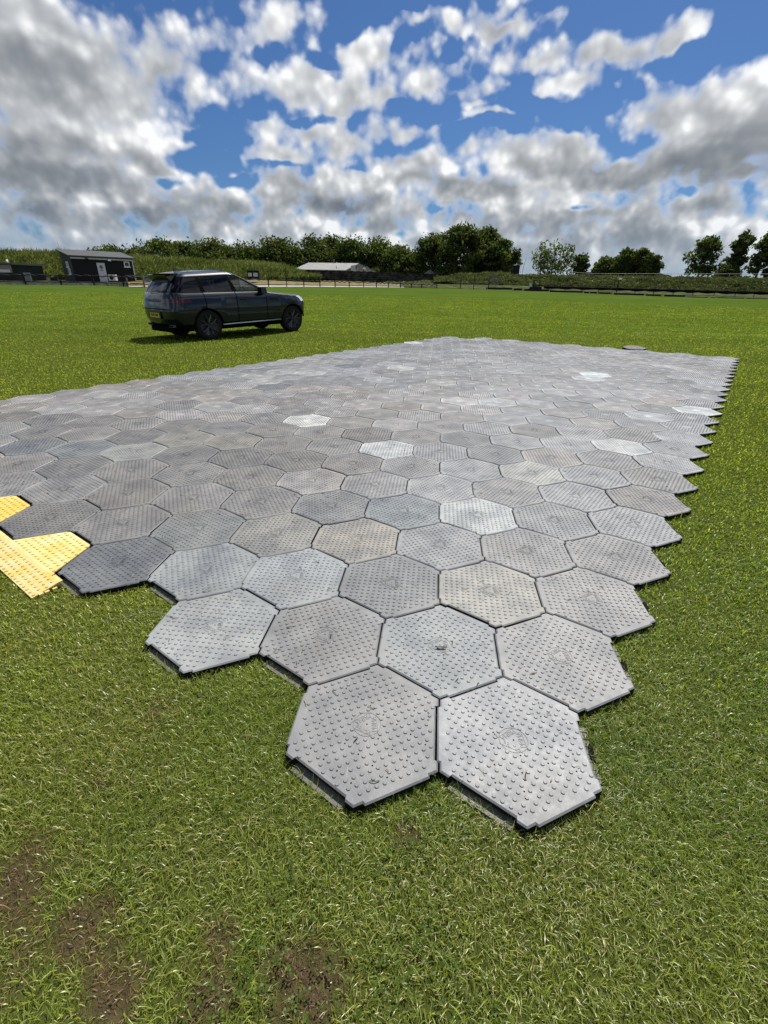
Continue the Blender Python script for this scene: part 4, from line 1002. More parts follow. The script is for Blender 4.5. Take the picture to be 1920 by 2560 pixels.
def hut_left():
    D = 66; b = pt(40, 700, D); root = empty('ticket_hut', b); O = b
    mb = MB(); a0, a1 = pt(-70, 702, D+2), pt(42, 701, D); zt = zat(32, 662, D); zt0 = zat(-60, 658, D+2)
    dep = Vector((.8, 3.0, 0))
    vs = [a0, a1, a1+dep, a0+dep]; top = [Vector((a0.x, a0.y, zt0)), Vector((a1.x, a1.y, zt)), Vector((a1.x+dep.x, a1.y+dep.y, zt)), Vector((a0.x+dep.x, a0.y+dep.y, zt0))]
    mb.add([q-O for q in vs+top], [(0, 1, 5, 4), (1, 2, 6, 5), (2, 3, 7, 6), (3, 0, 4, 7)]); mb.build('wall', material('dark green boards', (.018, .022, .022), .8, .2, var=.3, scale=2), root)
    rf = MB(); e = (a1-a0).normalized()*.3; f = dep.normalized()*.3; z = Vector((0, 0, .02)); r = [top[0]-e-f+z, top[1]+e-f+z, top[2]+e+f+z, top[3]-e+f+z]; up = Vector((0, 0, .16))
    rf.add([q-O for q in r]+[q+up-O for q in r], [(0, 3, 2, 1), (4, 5, 6, 7), (0, 1, 5, 4), (1, 2, 6, 5), (2, 3, 7, 6), (3, 0, 4, 7)]); rf.build('roof', material('hut roof felt', (.09, .095, .10), .85, .2), root)
    nr = Vector((dep.x, dep.y, 0)).normalized()*-.03
    w = MB(); p0, p1 = a0.lerp(a1, .05)+nr, a0.lerp(a1, .97)+nr; w.add([Vector((p0.x, p0.y, zat(0, 682, D)))-O, Vector((p1.x, p1.y, zat(30, 681.5, D)))-O, Vector((p1.x, p1.y, zat(30, 662.5, D)))-O, Vector((p0.x, p0.y, zat(0, 662, D)))-O], [(0, 1, 2, 3)])
    wo = w.build('window', material('hut window', (.12, .11, .11), .12, .6), root)
    c = MB(); nr2 = nr*2; p0, p1 = a0.lerp(a1, .05)+nr2, a0.lerp(a1, .93)+nr2; c.add([Vector((p0.x, p0.y, zat(0, 681.5, D)))-O, Vector((p1.x, p1.y, zat(30, 681, D)))-O, Vector((p1.x, p1.y, zat(30, 674, D)))-O, Vector((p0.x, p0.y, zat(0, 672.5, D)))-O], [(0, 1, 2, 3)]); c.build('blind', M_PALE, wo)
    ch = MB(); ch.tube([tuple(pt(20, 659, D+1)-O), tuple(pt(15.5, 649, D+1)-O)], .09, 8); ch.build('vent_pipe', M_WHITE, root)
    tag(root, 'dark low hut with long window, cut by the left picture edge', 'hut')
hut_left()

# fence: black posts with scalloped netting on a low stone edging
def fence():
    root = empty('field_fence', pt(600, 717, FD(600)-.1)); O = root.location
    posts = [(-40, 710.5, 685), (65, 711.8, 686), (154, 712.6, 687), (236, 713.4, 688), (310, 717, 691), (388, 718.5, 693), (456, 718, 694), (530, 717.5, 695), (600, 717.3, 696.5), (672, 717, 698), (760, 717.2, 700.5), (800, 717.4, 702), (838, 717.6, 703), (873, 717.8, 704), (941, 718.4, 706), (971, 718.8, 707), (1001, 719.2, 708), (1028, 719.6, 709), (1054, 719.9, 710), (1092, 720.3, 711)]
    pts = []
    for u, vb, vt in posts:
        D = FD(u)-.1; b = pt(u, vb+.4, D); t = Vector((b.x, b.y, zat(u, vt, D))); pts.append((b, t))
        mb = MB(); hh = (t-b).length; mb.box((0, 0, hh/2), (.11, .11, hh+.1)); mb.build('post', M_BLK, root, tuple(b-O))
    net = MB(); low = MB()
    for (b0, t0), (b1, t1) in zip(pts[:-1], pts[1:]):
        n = 24; k = max(3, round((t1-t0).length/1.1)); seg = []
        for i in range(n+1):
            f = i/n; p = t0.lerp(t1, f); p.z += -.02-.11*(1-abs(math.sin(math.pi*k*f))); seg.append(tuple(p-O))
        net.tube(seg, .055, 5, cap=True)
        a, c = b0.lerp(t0, .30)-O, b1.lerp(t1, .30)-O; low.tube([tuple(a), tuple(c)], .04, 5)
    net.build('scalloped_net', M_BLK, root); low.build('lower_rail', M_BLK, root)
    tag(root, 'black post and rail fence with scalloped netting along the left field edge', 'fence')
fence()
def edging():
    mb = MB(); u = -70; rg = random.Random(2)
    while u < 322:
        w_ = rg.uniform(9, 24); D = FD(u)+.35; a, b = pt(u, 711.3 + max(0, u-100)*.02, D), pt(min(u+w_-.5, 322), 711.3+max(0, u+w_-100)*.02, D); m_ = (a+b)/2; h = rg.uniform(.30, .40)
        mb.box((m_.x, m_.y, m_.z+h/2-.1), ((b-a).length, .35, h), math.atan2(b.y-a.y, b.x-a.x)); u += w_
    mb.build('stone_edging', M_STONE); o = bpy.data.objects['stone_edging']; tag(o, 'low pale stone edging under the fence by the shed', 'edging')
    bm_ = MB(); a, b = pt(-70, 703.5, FD(0)+.6), pt(318, 706.5, FD(310)+.6); m_ = (a+b)/2; bm_.box((m_.x, m_.y, m_.z), ((b-a).length, .12, .14), math.atan2(b.y-a.y, b.x-a.x)); tag(bm_.build('timber_rail', M_WOOD), 'low weathered timber rail above the stone edging by the shed', 'rail')
edging()
def pole_lamp(u, vb, vt, label, lamp=True, D=None):
    D = D or FD(u)-.25; b = pt(u, vb, D); h = zat(u, vt, D)-b.z; root = empty('floodlight_pole', b)
    mb = MB(); mb.tube([(0, 0, -.1), (0, 0, h)], .055, 8); mb.build('pole', M_BLK, root)
    if lamp: l_ = MB(); l_.box((.10, -.10, h-.05), (.34, .16, .22), .4, taper=.8); l_.box((0, 0, h-.02), (.10, .16, .08)); l_.build('lamp', M_WHITE, root)
    tag(root, label, 'pole', 'tall black poles along the fence')
pole_lamp(717, 717.4, 663, 'tall black pole left of the barn at the end of the grassy bank', False)
pole_lamp(909, 718.2, 670, 'tall black pole with white lamp in front of the barn gable')
pole_lamp(1151, 720.8, 688, 'black pole in front of the bright green slope, left of a pair', False)
pole_lamp(1184, 721.3, 687, 'black pole in front of the bright green slope, right of a pair', False)
pole_lamp(1221, 721.8, 690, 'short black post beside the leaning pallet', False)
pole_lamp(1542, 727, 695.5, 'black pole with white lamp in front of the right scrub bank')
def right_barrier():
    root = empty('field_barrier', pt(1500, 733, FD(1500)-.1)); O = root.location
    us = [1215, 1300, 1400, 1500, 1600, 1720, 1850, 1990]; vb = [723.5, 727.5, 731.5, 735.5, 740, 744, 747.5, 751]
    f = lambda u: float(np.interp(u, us, vb))
    rl = MB(); seg = []; rr = random.Random(5)
    for u in np.arange(1360, 1996, 12):
        D = FD(u)+2.2; v = np.interp(u, [1360, 1400, 1640, 1920, 1995], [718, 719, 725.5, 733, 735]); p = pt(u, v+rr.uniform(-.5, .5), D); seg.append(tuple(p-O))
    rl.tube(seg, [.17+.04*math.sin(i*1.7) for i in range(len(seg))], 8); rl.build('rolled_netting', material('black netting roll', (.008, .008, .009), .95, .05), root)
    for u in (1411, 1453, 1495, 1539, 1585, 1631, 1680, 1729, 1782, 1834, 1881, 1935):
        D = FD(u)+2.2; vt = np.interp(u, [1360, 1400, 1640, 1920, 1995], [720, 721, 728, 736, 738]); b = pt(u, f(u)-1.5, D); t = zat(u, vt, D); mb = MB(); h = t-b.z+.1
        mb.tube([(0, 0, -.2), (.06, 0, h)], .035, 6); mb.build('post', M_BLK, root, tuple(b-O))
    bd = MB()
    for i, (u0, u1) in enumerate([(1215, 1280), (1284, 1305), (1310, 1372), (1374, 1456), (1460, 1492), (1496, 1530), (1534, 1610), (1614, 1655), (1660, 1712), (1718, 1770), (1776, 1850), (1800, 1860), (1866, 1990)]):
        D0, D1 = FD(u0)+.1, FD(u1)+.1; a, b = pt(u0, f(u0)-1, D0), pt(u1, f(u1)-1, D1); h = .26 if i < 3 else (.20 if i < 9 else .08); m_ = (a+b)/2-O
        bd.box((m_.x, m_.y, m_.z+h/2), ((b-a).length, .10, h), math.atan2(b.y-a.y, b.x-a.x))
    bd.build('low_board', M_BLK, root)
    for u in (1218, 1282, 1307, 1473, 1493, 1527, 1653, 1713, 1791):
        D = FD(u)-.05; b = pt(u, f(u)+.4, D); mb = MB(); mb.box((0, 0, .16), (.14, .05, .36)); mb.build('stake', material('pale stake', (.30, .28, .24), .8, .2) if u == 1218 else bpy.data.materials['pale stake'], root, tuple(b-O))
    tag(root, 'low black barrier of rolled netting and boards along the right field edge', 'barrier')
right_barrier()
# small things along the fence
def simple(name, label, cat, build, loc, group=None):
    root = empty(name, loc); build(root); tag(root, label, cat, group); return root
def notice(root):
    mb = MB(); mb.box((0, 0, .45), (1.55, .10, .9)); mb.box((0, 0, .95), (1.75, .5, .07)); mb.box((0, .3, .55), (1.5, .5, 1.0)); mb.build('cabinet', M_BLK, root)
    for x in (-.42, .34): p = MB(); p.box((x, -.06, .55), (.5 if x < 0 else .62, .02, .45)); p.build('white_panel', M_PALE, root)
simple('notice_cabinet', 'small black cabinet with two white panels behind the car bonnet', 'cabinet', notice, pt(634, 698, 72))
def stile(root):
    for x in (-.95, .95): mb = MB(); mb.box((x, 0, .55), (.13, .13, 1.2)); mb.build('post', M_WOOD, root)
    mb = MB(); mb.box((0, -.02, 1.1), (2.0, .10, .12)); mb.build('top_rail', M_WOOD, root)
    for k in range(3): mb = MB(); mb.box((.0, .1+.28*k, .18+.2*k), (1.6, .26, .06)); mb.build('tread', M_WOOD, root)
simple('wooden_stile', 'weathered wooden stile with three treads beside the shed', 'stile', stile, pt(341, 718, 61.6))
def ac(root):
    mb = MB(); mb.box((0, 0, .32), (.85, .35, .62)); mb.build('casing', material('off-white casing', (.55, .56, .52), .6, .3), root)
    g = MB(); q = [2*math.pi*i/20 for i in range(20)]; g.add([(-.06+.24*math.cos(a), -.18, .32+.24*math.sin(a)) for a in q]+[(-.06+.24*math.cos(a), -.17, .32+.24*math.sin(a)) for a in q], [tuple(range(20))]+[(i, 20+i, 20+(i+1) % 20, (i+1) % 20) for i in range(20)]); g.build('fan_grille', M_BLK, root)
simple('air_conditioner', 'off-white air conditioner unit at the foot of the shed wall', 'air conditioner', ac, pt(284, 702, 66.5))
def panel(w_, h_):
    def f(root): mb = MB(); mb.box((0, 0, h_/2+.12), (w_, .05, h_)); mb.build('board', material('grey board', (.20, .22, .25), .6, .3), root); p = MB(); p.box((-w_/2+.05, .06, h_/2), (.06, .06, h_+.2)); p.build('post', M_BLK, root)
    return f
simple('sign_board', 'blank grey board beside the first fence post at the left', 'board', panel(.75, .78), pt(73, 707, 62.3))
simple('sign_board', 'blank grey board behind the stile, partly hidden by the car', 'board', panel(.85, .62), pt(369, 709, 63))
def box_on_bank(root): mb = MB(); mb.box((0, 0, .6), (1.05, .8, 1.3)); mb.build('bin_body', M_BLK, root); l_ = MB(); l_.box((0, 0, 1.28), (1.12, .88, .08)); l_.build('lid', M_BLK, root); 
simple('black_bin', 'black box on top of the bank right of the round clump of trees', 'box', box_on_bank, pt(1288, 687, 85))
def pallet(root):
    mb = MB()
    for k in range(6): mb.box((0, 0, .1+.22*k), (1.15, .03, .10))
    for x in (-.5, 0, .5): mb.box((x, .06, .65), (.09, .08, 1.3))
    o = mb.build('slats', M_WOOD, root); o.rotation_euler = (R(-25), R(28), 0)
simple('wooden_pallet', 'weathered pallet leaning on the bank slope', 'pallet', pallet, pt(1232, 709, 76))
def cart(root):
    b = MB(); b.box((0, 0, .32), (1.5, .9, .34)); b.build('chassis', M_BLK, root)
    c = MB()
    for x, y in ((-.35, -.35), (.45, -.35), (-.35, .35), (.45, .35)): c.tube([(x, y, .45), (x, y, 1.25)], .04, 6)
    c.box((.05, 0, 1.27), (1.0, .9, .07)); c.build('canopy_frame', M_BLK, root)
    s = MB(); s.box((-.1, 0, .62), (.5, .7, .25)); s.box((-.35, 0, .85), (.12, .7, .4)); s.build('seat', material('dark seat', (.05, .05, .05), .7, .2), root)
    for x in (-.5, .5):
        w_ = MB(); w_.tube([(x, -.50, .24), (x, -.38, .24)], .24, 14); w_.build('wheel', M_BLK, root)
    h = MB(); h.box((-.75, 0, .7), (.28, .5, .5)); h.build('water_tank', M_PALE, root)
simple('utility_cart', 'small black utility cart with a roof frame parked before the right bank', 'cart', cart, pt(1338, 727, 74.5))
def lpole(root): mb = MB(); mb.tube([(0, 0, 0), (.35, 0, 2.3)], .035, 6); mb.tube([(-.25, .2, 0), (-.2, .2, 2.0)], .02, 6); mb.build('mast', M_METAL, root)
simple('leaning_mast', 'thin leaning metal mast above the bank beside the black box', 'mast', lpole, pt(1305, 683, 86))
def bank_rail():
    root = empty('wire_fence', pt(1600, 690, 92)); O = root.location; w_ = MB(); seg = []
    for u in np.arange(1380, 2000, 30): seg.append(tuple(pt(u, np.interp(u, [1380, 1480, 1920, 2000], [676, 684, 685, 686]), 92)-O))
    w_.tube(seg, .028, 5); w_.build('top_wire', M_METAL, root)
    for u in (1430, 1480, 1560, 1640, 1674, 1700, 1760, 1820, 1890): mb = MB(); v = np.interp(u, [1380, 1480, 1920, 2000], [676, 684, 685, 686]); b = pt(u, 700, 92); mb.tube([(0, 0, 0), (0, 0, zat(u, v, 92)-b.z)], .03, 5); mb.build('post', M_METAL, root, tuple(b-O))
    tag(root, 'thin pale wire fence along the top of the right bank', 'fence')
bank_rail()
def rubble(u0, u1, n, D, v):
    for k in range(n):
        u = u0+(u1-u0)*(k+.5)/n; mb = MB(); w_ = .9 if k else 1.2; mb.box((0, 0, .14), (w_, .5, .30), .1*k, taper=.75); mb.box((.2, .05, .33), (w_*.5, .3, .16), .3, taper=.6)
        tag(mb.build('sleeper_pile', M_BLK, None, tuple(pt(u, v+k*.3, D))), ['dark low heap of sleepers right of the grey board by the left hut', 'dark low heap of sleepers just left of the shed'][k], 'heap', 'dark heaps between hut and shed')
rubble(95, 155, 2, 66, 701)
# ------------------------------------------------------------------ parked car, x forward, z up, origin under the rear axle
def car():
    paint = bpy.data.materials.new('dark blue grey paint'); paint.use_nodes = True
    b = paint.node_tree.nodes['Principled BSDF']; b.inputs['Base Color'].default_value = (.005, .008, .013, 1); b.inputs['Metallic'].default_value = .2; b.inputs['Roughness'].default_value = .32
    b.inputs['Specular IOR Level'].default_value = .15; b.inputs['Coat Weight'].default_value = .75; b.inputs['Coat Roughness'].default_value = .03
    trim = material('black trim', (.004, .004, .005), .8, .03); gloss = material('gloss black', (.006, .006, .007), .08, .5)
    def glass(name, tint, mixf):
        mt = bpy.data.materials.new(name); mt.use_nodes = True; N = NT(mt.node_tree); N.n.clear()
        t = N.new('ShaderNodeBsdfTransparent'); t.inputs[0].default_value = (*tint, 1); g = N.new('ShaderNodeBsdfGlossy'); g.inputs['Roughness'].default_value = .02; g.inputs[0].default_value = (.9, .95, 1, 1)
        fr = N.new('ShaderNodeFresnel'); fr.inputs[0].default_value = 1.5; m_ = N.new('ShaderNodeMixShader'); N.put(m_.inputs[0], N.math('MULTIPLY', fr.outputs[0], mixf, clamp=True)); N.l.new(t.outputs[0], m_.inputs[1]); N.l.new(g.outputs[0], m_.inputs[2])
        o = N.new('ShaderNodeOutputMaterial'); N.l.new(m_.outputs[0], o.inputs[0]); return mt
    g_dark = glass('privacy glass', (.03, .035, .05), .75); g_clear = glass('clear glass', (.78, .84, .82), .8)
    red = material('dark red lamp', (.10, .006, .008), .12, .5); lampm = material('headlamp', (.55, .60, .66), .1, .6, metal=.3)
    spokem = material('spoke silver', (.085, .09, .095), .35, .5, metal=.6); silver = material('silver', (.55, .56, .58), .3, .5, metal=.9); rubber = material('tyre rubber', (.012, .012, .012), .85, .2); rim_d = material('dark rim', (.012, .012, .013), .35, .5)
    # slices: z, rear x, front x, half width, rear corner, front corner, seam anchors C, B, F
    SL = [(.27, -.74, 3.50, .84, .45, .8), (.34, -.86, 3.70, .92, .42, .8), (.46, -.97, 3.82, .965, .40, .8), (.60, -1.03, 3.87, .985, .38, .78), (.72, -1.045, 3.88, .995, .38, .78), (.80, -1.045, 3.88, 1.0, .38, .78), (.92, -1.03, 3.86, .995, .38, .78),
          (1.01, -1.01, 3.80, .985, .36, .78), (1.08, -1.0, 3.68, .975, .36, .80), (1.11, -.995, 3.55, .968, .36, .80), (1.15, -.985, 3.22, .955, .36, .80), (1.185, -.975, 2.78, .935, .34, .65), (1.215, -.965, 2.50, .915, .32, .50),
          (1.235, -.955, 2.40, .895, .30, .45), (1.25, -.95, 2.36, .885, .30, .44), (1.33, -.905, 2.19, .862, .29, .43), (1.42, -.85, 2.00, .835, .28, .42), (1.52, -.785, 1.78, .80, .27, .40), (1.60, -.725, 1.60, .77, .26, .39), (1.665, -.68, 1.45, .742, .26, .38), (1.69, -.665, 1.385, .728, .26, .37),
          (1.725, -.64, 1.28, .70, .26, .36), (1.765, -.58, 1.13, .635, .26, .36), (1.795, -.46, .93, .52, .24, .34), (1.812, -.24, .66, .34, .2, .3)]
    K = 14; UA = [0, .17, .42, .66, 1.0]
    def lerp(a, b_, f): return a+(b_-a)*f
    us = sorted(set([round(u, 4) for u in np.linspace(0, 1, 61)] + [q+e for q in (.17, .42, .66) for e in (-.0035, .0035)] + [.405, .447, .157, .19]))
    us = [u for u in us if u not in UA[1:4]]
    def contour(s):
        z, xr, xf, w_, ar, af = s; g = max(0, min(1, (z-1.25)/.44)); pts = []; meta = []
        p = 3.0
        for i in range(K+1):
            q = (math.pi/2)*i/K; pts.append((xr+ar-ar*math.cos(q)**(2/p), w_*math.sin(q)**(2/p))); meta.append(('r', i/K))
        x0, x1 = xr+ar, xf-af
        if z < 1.2: anc = [x0, -.02, .98, 2.02, x1]
        else: anc = [x0, lerp(-.02, -.10, g), lerp(.98, .88, g), lerp(min(2.02, x1-.06), x1-.03, g), x1]
        if anc[3] > x1: anc[3] = x1-.03
        for u in us[1:-1]:
            k = max(i for i in range(4) if u >= UA[i]-1e-9); f = (u-UA[k])/(UA[k+1]-UA[k]); pts.append((lerp(anc[k], anc[k+1], f), w_)); meta.append(('s', u))
        for i in range(K+1):
            q = (math.pi/2)*(1-i/K); pts.append((xf-af+af*math.cos(q)**(2/2.4), w_*math.sin(q)**(2/2.4))); meta.append(('f', i/K))
        return pts, meta
    V = []; n1 = None
    for s in SL:
        pts, meta = contour(s); z = s[0]
        ring = [(x, -y) for x, y in pts] + [(x, y) for x, y in pts[-2:0:-1]]
        for x, y in ring:
            zz = z - (max(0, .9-x)*.042*max(0, min(1, (z-1.3)/.4)))
            yy = y
            if z < 1.2 and abs(y) > .9: yy = y*(1-.035*max(0, (.95-abs(z-.85)*3)) * (1 if .5 < x < 2.6 else 0)*.6)   # waisted doors
            V.append((x, yy, zz))
        n1 = len(ring)
    metar = meta + meta[-2:0:-1]
    F = []; MI = []
    PAINT, GD, GC, WS, RW, TRIM, TAIL, PANEL, DF, DR, HEAD, ARCH, TG, BON, ROOF = range(15)
    def region(j, i):
        z0, z1 = SL[j][0], SL[j+1][0]; zm = (z0+z1)/2
        a, b_ = metar[i], metar[(i+1) % n1]; typ = a[0] if a[0] == b_[0] else ('s' if 's' in (a[0], b_[0]) else a[0]); t = (a[1]+b_[1])/2 if a[0] == b_[0] else (a[1] if a[0] == typ else b_[1])
        if typ == 's' and a[0] != b_[0]: t = b_[1] if b_[0] == 's' else a[1]
        if typ == 'r':
            if 1.25 < zm < 1.67: return RW if t < .62 else (GD if t > .80 else TRIM)
            if 1.67 <= zm < 1.70: return TRIM
            if 1.0 < zm < 1.09: return PANEL if t < .50 else TAIL
            if zm < .47: return TRIM
            if .60 < zm < 1.0 and t < .55: return TG
            return ROOF if zm >= 1.70 else PAINT
        if typ == 's':
            seam = any(abs(t-q) < .004 for q in (.17, .42, .66))
            if 1.25 < zm < 1.67:
                if .405 < t < .447 or seam or .157 < t < .19: return TRIM
                return GD if t < .42 else (GC if t < .965 else TRIM)
            if 1.235 <= zm <= 1.25 or 1.665 < zm < 1.70: return TRIM
            if 1.0 < zm < 1.09 and t < .055: return TAIL
            if zm < .45: return TRIM
            if zm < 1.235 and zm > .45:
                if seam: return TRIM
                if .17 < t < .42: return DR
                if .42 < t < .66: return DF
            return ROOF if zm >= 1.70 else (BON if zm > 1.11 and t > .67 else PAINT)
        if 1.235 < zm < 1.69: return WS if t > .22 else TRIM
        if .92 < zm < 1.08 and .18 < t < .62: return HEAD
        if zm < .46 or (.5 < zm < .9 and t > .62): return TRIM
        return ROOF if zm >= 1.70 else (BON if zm > 1.08 else PAINT)
    for j in range(len(SL)-1):
        for i in range(n1):
            F.append((j*n1+i, j*n1+(i+1) % n1, (j+1)*n1+(i+1) % n1, (j+1)*n1+i)); MI.append(region(j, i))
    F.append(tuple(range(n1))[::-1]); MI.append(TRIM)
    top = (len(SL)-1)*n1; V.append((.21, 0, 1.80)); c = len(V)-1
    for i in range(n1): F.append((top+i, top+(i+1) % n1, c)); MI.append(ROOF)
    me = bpy.data.meshes.new('shell'); me.from_pydata(V, [], F)
    for k in range(15): me.materials.append(None)
    me.polygons.foreach_set('material_index', MI); me.update()
    bm = bmesh.new(); bm.from_mesh(me); bmesh.ops.recalc_face_normals(bm, faces=bm.faces); bm.to_mesh(me); bm.free()
    sh = bpy.data.objects.new('shell', me); COL.objects.link(sh)
    cutters = []
    cm = MB()
    for x in (0.0, 3.0):
        for sy in (-1, 1): cm.tube([(x, sy*.60, .40), (x, sy*1.3, .40)], .455, 40, mi=ARCH, smooth=False)
    cme = cm.mesh('cutter')
    for k in range(15): cme.materials.append(None)
    bm = bmesh.new(); bm.from_mesh(cme); bmesh.ops.recalc_face_normals(bm, faces=bm.faces); bm.to_mesh(cme); bm.free()
    co = bpy.data.objects.new('cutter', cme); COL.objects.link(co)
    md = sh.modifiers.new('b', 'BOOLEAN'); md.operation = 'DIFFERENCE'; md.object = co; md.solver = 'EXACT'
    dg = bpy.context.evaluated_depsgraph_get(); dg.update()
    ev = bpy.data.meshes.new_from_object(sh.evaluated_get(dg))
    bpy.data.objects.remove(sh); bpy.data.objects.remove(co)
    vs = [tuple(v.co) for v in ev.vertices]; polys = [(tuple(p.vertices), p.material_index, sum(vs[i][1] for i in p.vertices)/len(p.vertices), sum(vs[i][0] for i in p.vertices)/len(p.vertices)) for p in ev.polygons]
    bpy.data.meshes.remove(ev)
    root = empty('parked_car')
    def part(name, sel, mats, smooth=True, parent=None):
        ids = {}; v_ = []; f_ = []; mi_ = []
        for vv, m_, y_, x_ in polys:
            r_ = sel(m_, y_, x_)
            if r_ is None or r_ is False: continue
            for i in vv:
                if i not in ids: ids[i] = len(v_); v_.append(vs[i])
            f_.append(tuple(ids[i] for i in vv)); mi_.append(0 if r_ is True else r_)
        if not f_: return None
        mb = MB(); mb.v = v_; mb.f = f_; mb.mi = mi_; mb.sm = [smooth]*len(f_)
        return mb.build(name, mats, parent or root)
    part('body', lambda m_, y, x: {PAINT: 0, TRIM: 1, ARCH: 1, PANEL: 2}.get(m_), [paint, trim, gloss])
    part('roof', lambda m_, y, x: m_ == ROOF, paint); part('bonnet', lambda m_, y, x: m_ == BON, paint); tg = part('tailgate', lambda m_, y, x: m_ == TG, paint)
    doors = {}
    for nm, code in (('front_door', DF), ('rear_door', DR)):
        for sg in (-1, 1): doors[(nm, sg)] = part(nm, lambda m_, y, x: m_ == code and y*sg > 0, paint)
    part('windscreen', lambda m_, y, x: m_ == WS, g_clear); part('rear_window', lambda m_, y, x: m_ == RW, g_dark)
    for sg in (-1, 1):
        part('quarter_window', lambda m_, y, x: m_ == GD and y*sg > 0 and x < -.04, g_dark)
        part('rear_side_window', lambda m_, y, x: m_ == GD and y*sg > 0 and x >= -.04, g_dark)
        part('front_side_window', lambda m_, y, x: m_ == GC and y*sg > 0, g_clear)
        part('tail_lamp', lambda m_, y, x: m_ == TAIL and y*sg > 0, red); part('headlamp', lambda m_, y, x: m_ == HEAD and y*sg > 0, lampm)
    # spoiler, fin, plate, lettering
    sp = MB()
    sp.add([(-.50, -.60, 1.715), (-.50, .60, 1.715), (-.83, .55, 1.675), (-.83, -.55, 1.675), (-.50, -.60, 1.655), (-.50, .60, 1.655), (-.81, .50, 1.640), (-.81, -.50, 1.640), (-.70, -.57, 1.52), (-.70, .57, 1.52)],
           [(0, 1, 2, 3), (3, 2, 6, 7), (0, 3, 7, 4), (1, 5, 6, 2), (7, 6, 9, 8), (4, 7, 8), (5, 9, 6)], 0)
    spo = sp.build('spoiler', gloss, root)
    st = MB(); st.box((-.66, 0, 1.706), (.34, 1.1, .012)); st.build('spoiler_top', paint, spo)
    fn = MB(); fn.add([(-.28, -.05, 1.765), (-.28, .05, 1.765), (-.02, .02, 1.79), (-.02, -.02, 1.79), (-.30, -.015, 1.86), (-.30, .015, 1.86), (-.18, 0, 1.84)], [(0, 4, 5, 1), (0, 3, 6, 4), (1, 5, 6, 2), (4, 6, 5), (2, 6, 3), (0, 1, 2, 3)]); fn.build('aerial_fin', gloss, root)
    pm = MB(); pm.box((-1.052, 0, .685), (.03, .66, .19)); pm.build('plate_recess', paint, root)
    pl = MB(); pl.box((-1.072, 0, .685), (.012, .52, .115)); plo = pl.build('number_plate', material('yellow plate', (.62, .45, .05), .5, .4), root)
    def letters(txt, size, x, y, z, name, mat, parent, sp_=1.0):
        v, f = text_mesh(txt, size, .002); mb = MB(); mb.add([(x-zz, -px_*sp_+y, z+py_) for px_, py_, zz in v], f); return mb.build(name, mat, parent)
    letters('OU75 ENM', .105, -1.080, 0, .685, 'plate_lettering', trim, plo, .85)
    letters('RANGE  ROVER', .060, -1.010, 0, 1.045, 'tailgate_lettering', material('grey letters', (.20, .20, .21), .3, .5, metal=.5), root, 1.7)
    chm = MB(); chm.tube([(-1.045, -.72, .84), (-1.055, 0, .845), (-1.045, .72, .84)], .012, 6); chm.build('tailgate_crease', silver if False else trim, root)
    for sg in (-1, 1):
        ex = MB(); ex.box((-.93, sg*.62, .42), (.08, .24, .06)); exo = ex.build('exhaust_finisher', spokem, root); e2 = MB(); e2.box((-.974, sg*.62, .42), (.006, .20, .036)); e2.build('exhaust_opening', trim, exo)
    rf = MB(); rf.box((-.86, 0, .32), (.2, 1.2, .14)); rf.build('rear_skirt', trim, root)
    # chrome-like bright shoulder line, sill strip, handles, mirrors
    for sg in (-1, 1):
        sl_ = MB(); sl_.tube([(.42, sg*.975, .40), (2.5, sg*.975, .42)], .022, 6); sl_.build('sill_strip', silver, root)
        for key, hx in ((('front_door', sg), 1.18), (('rear_door', sg), .16)):
            h = MB(); h.box((hx, sg*.972, 1.03), (.22, .012, .035)); h.build('handle', gloss, doors[key])
        vn = MB(); vn.box((2.30, sg*.978, 1.02), (.26, .016, .07)); vn.build('side_vent', gloss, root)
        mr = MB(); mr.box((1.86, sg*1.02, 1.27), (.20, .22, .17), taper=.8); mr.box((1.92, sg*.92, 1.20), (.10, .12, .06)); mo = mr.build('mirror', gloss, root)
        # arch lips
        for x in (0, 3.0):
            al = MB(); al.tube([(x+.462*math.cos(q), sg*.955, .40+.462*math.sin(q)) for q in np.linspace(.12, math.pi-.12, 24)], .022, 6); al.build('arch_lip', trim, root)
    # wheels
    def lathe(mb, prof, n, cy, mi=0):
        k = len(prof); v = [(r_*math.cos(2*math.pi*i/n), y, r_*math.sin(2*math.pi*i/n)) for i in range(n) for r_, y in prof]
        mb.add(v, [(i*k+j, i*k+j+1, ((i+1) % n)*k+j+1, ((i+1) % n)*k+j) for i in range(n) for j in range(k-1)], mi, True)
    for x in (0.0, 3.0):
        for sg in (-1, 1):
            w_ = empty('wheel', (x, sg*.84, .40)); w_.parent = root
            if sg > 0: w_.rotation_euler = (0, 0, math.pi)
            ty = MB(); lathe(ty, [(.28, .12), (.35, .13), (.385, .12), (.40, .08), (.402, 0), (.40, -.08), (.385, -.12), (.35, -.13), (.285, -.122)], 40, 0); ty.build('tyre', rubber, w_)
            rm = MB(); lathe(rm, [(.0, -.05), (.26, -.05), (.275, -.06), (.292, -.125), (.283, -.128), (.275, -.10)], 40, 0); rm.build('rim', rim_d, w_)
            for k in range(5):
                a = 2*math.pi*k/5+.3; sp_ = MB()
                for da, w0 in ((-.20, .020), (.20, .020)):
                    p0 = (.06*math.cos(a), -.098, .06*math.sin(a)); p1 = (.17*math.cos(a+da*.9), -.108, .17*math.sin(a+da*.9)); p2 = (.272*math.cos(a+da*1.5), -.116, .272*math.sin(a+da*1.5)); sp_.tube([p0, p1, p2], [.022, w0, w0*.9], 4, smooth=False)
                sp_.build('spoke', spokem, w_)
            hb = MB(); hb.tube([(0, -.08, 0), (0, -.112, 0)], .055, 14); hb.build('hub_cap', rim_d, w_)
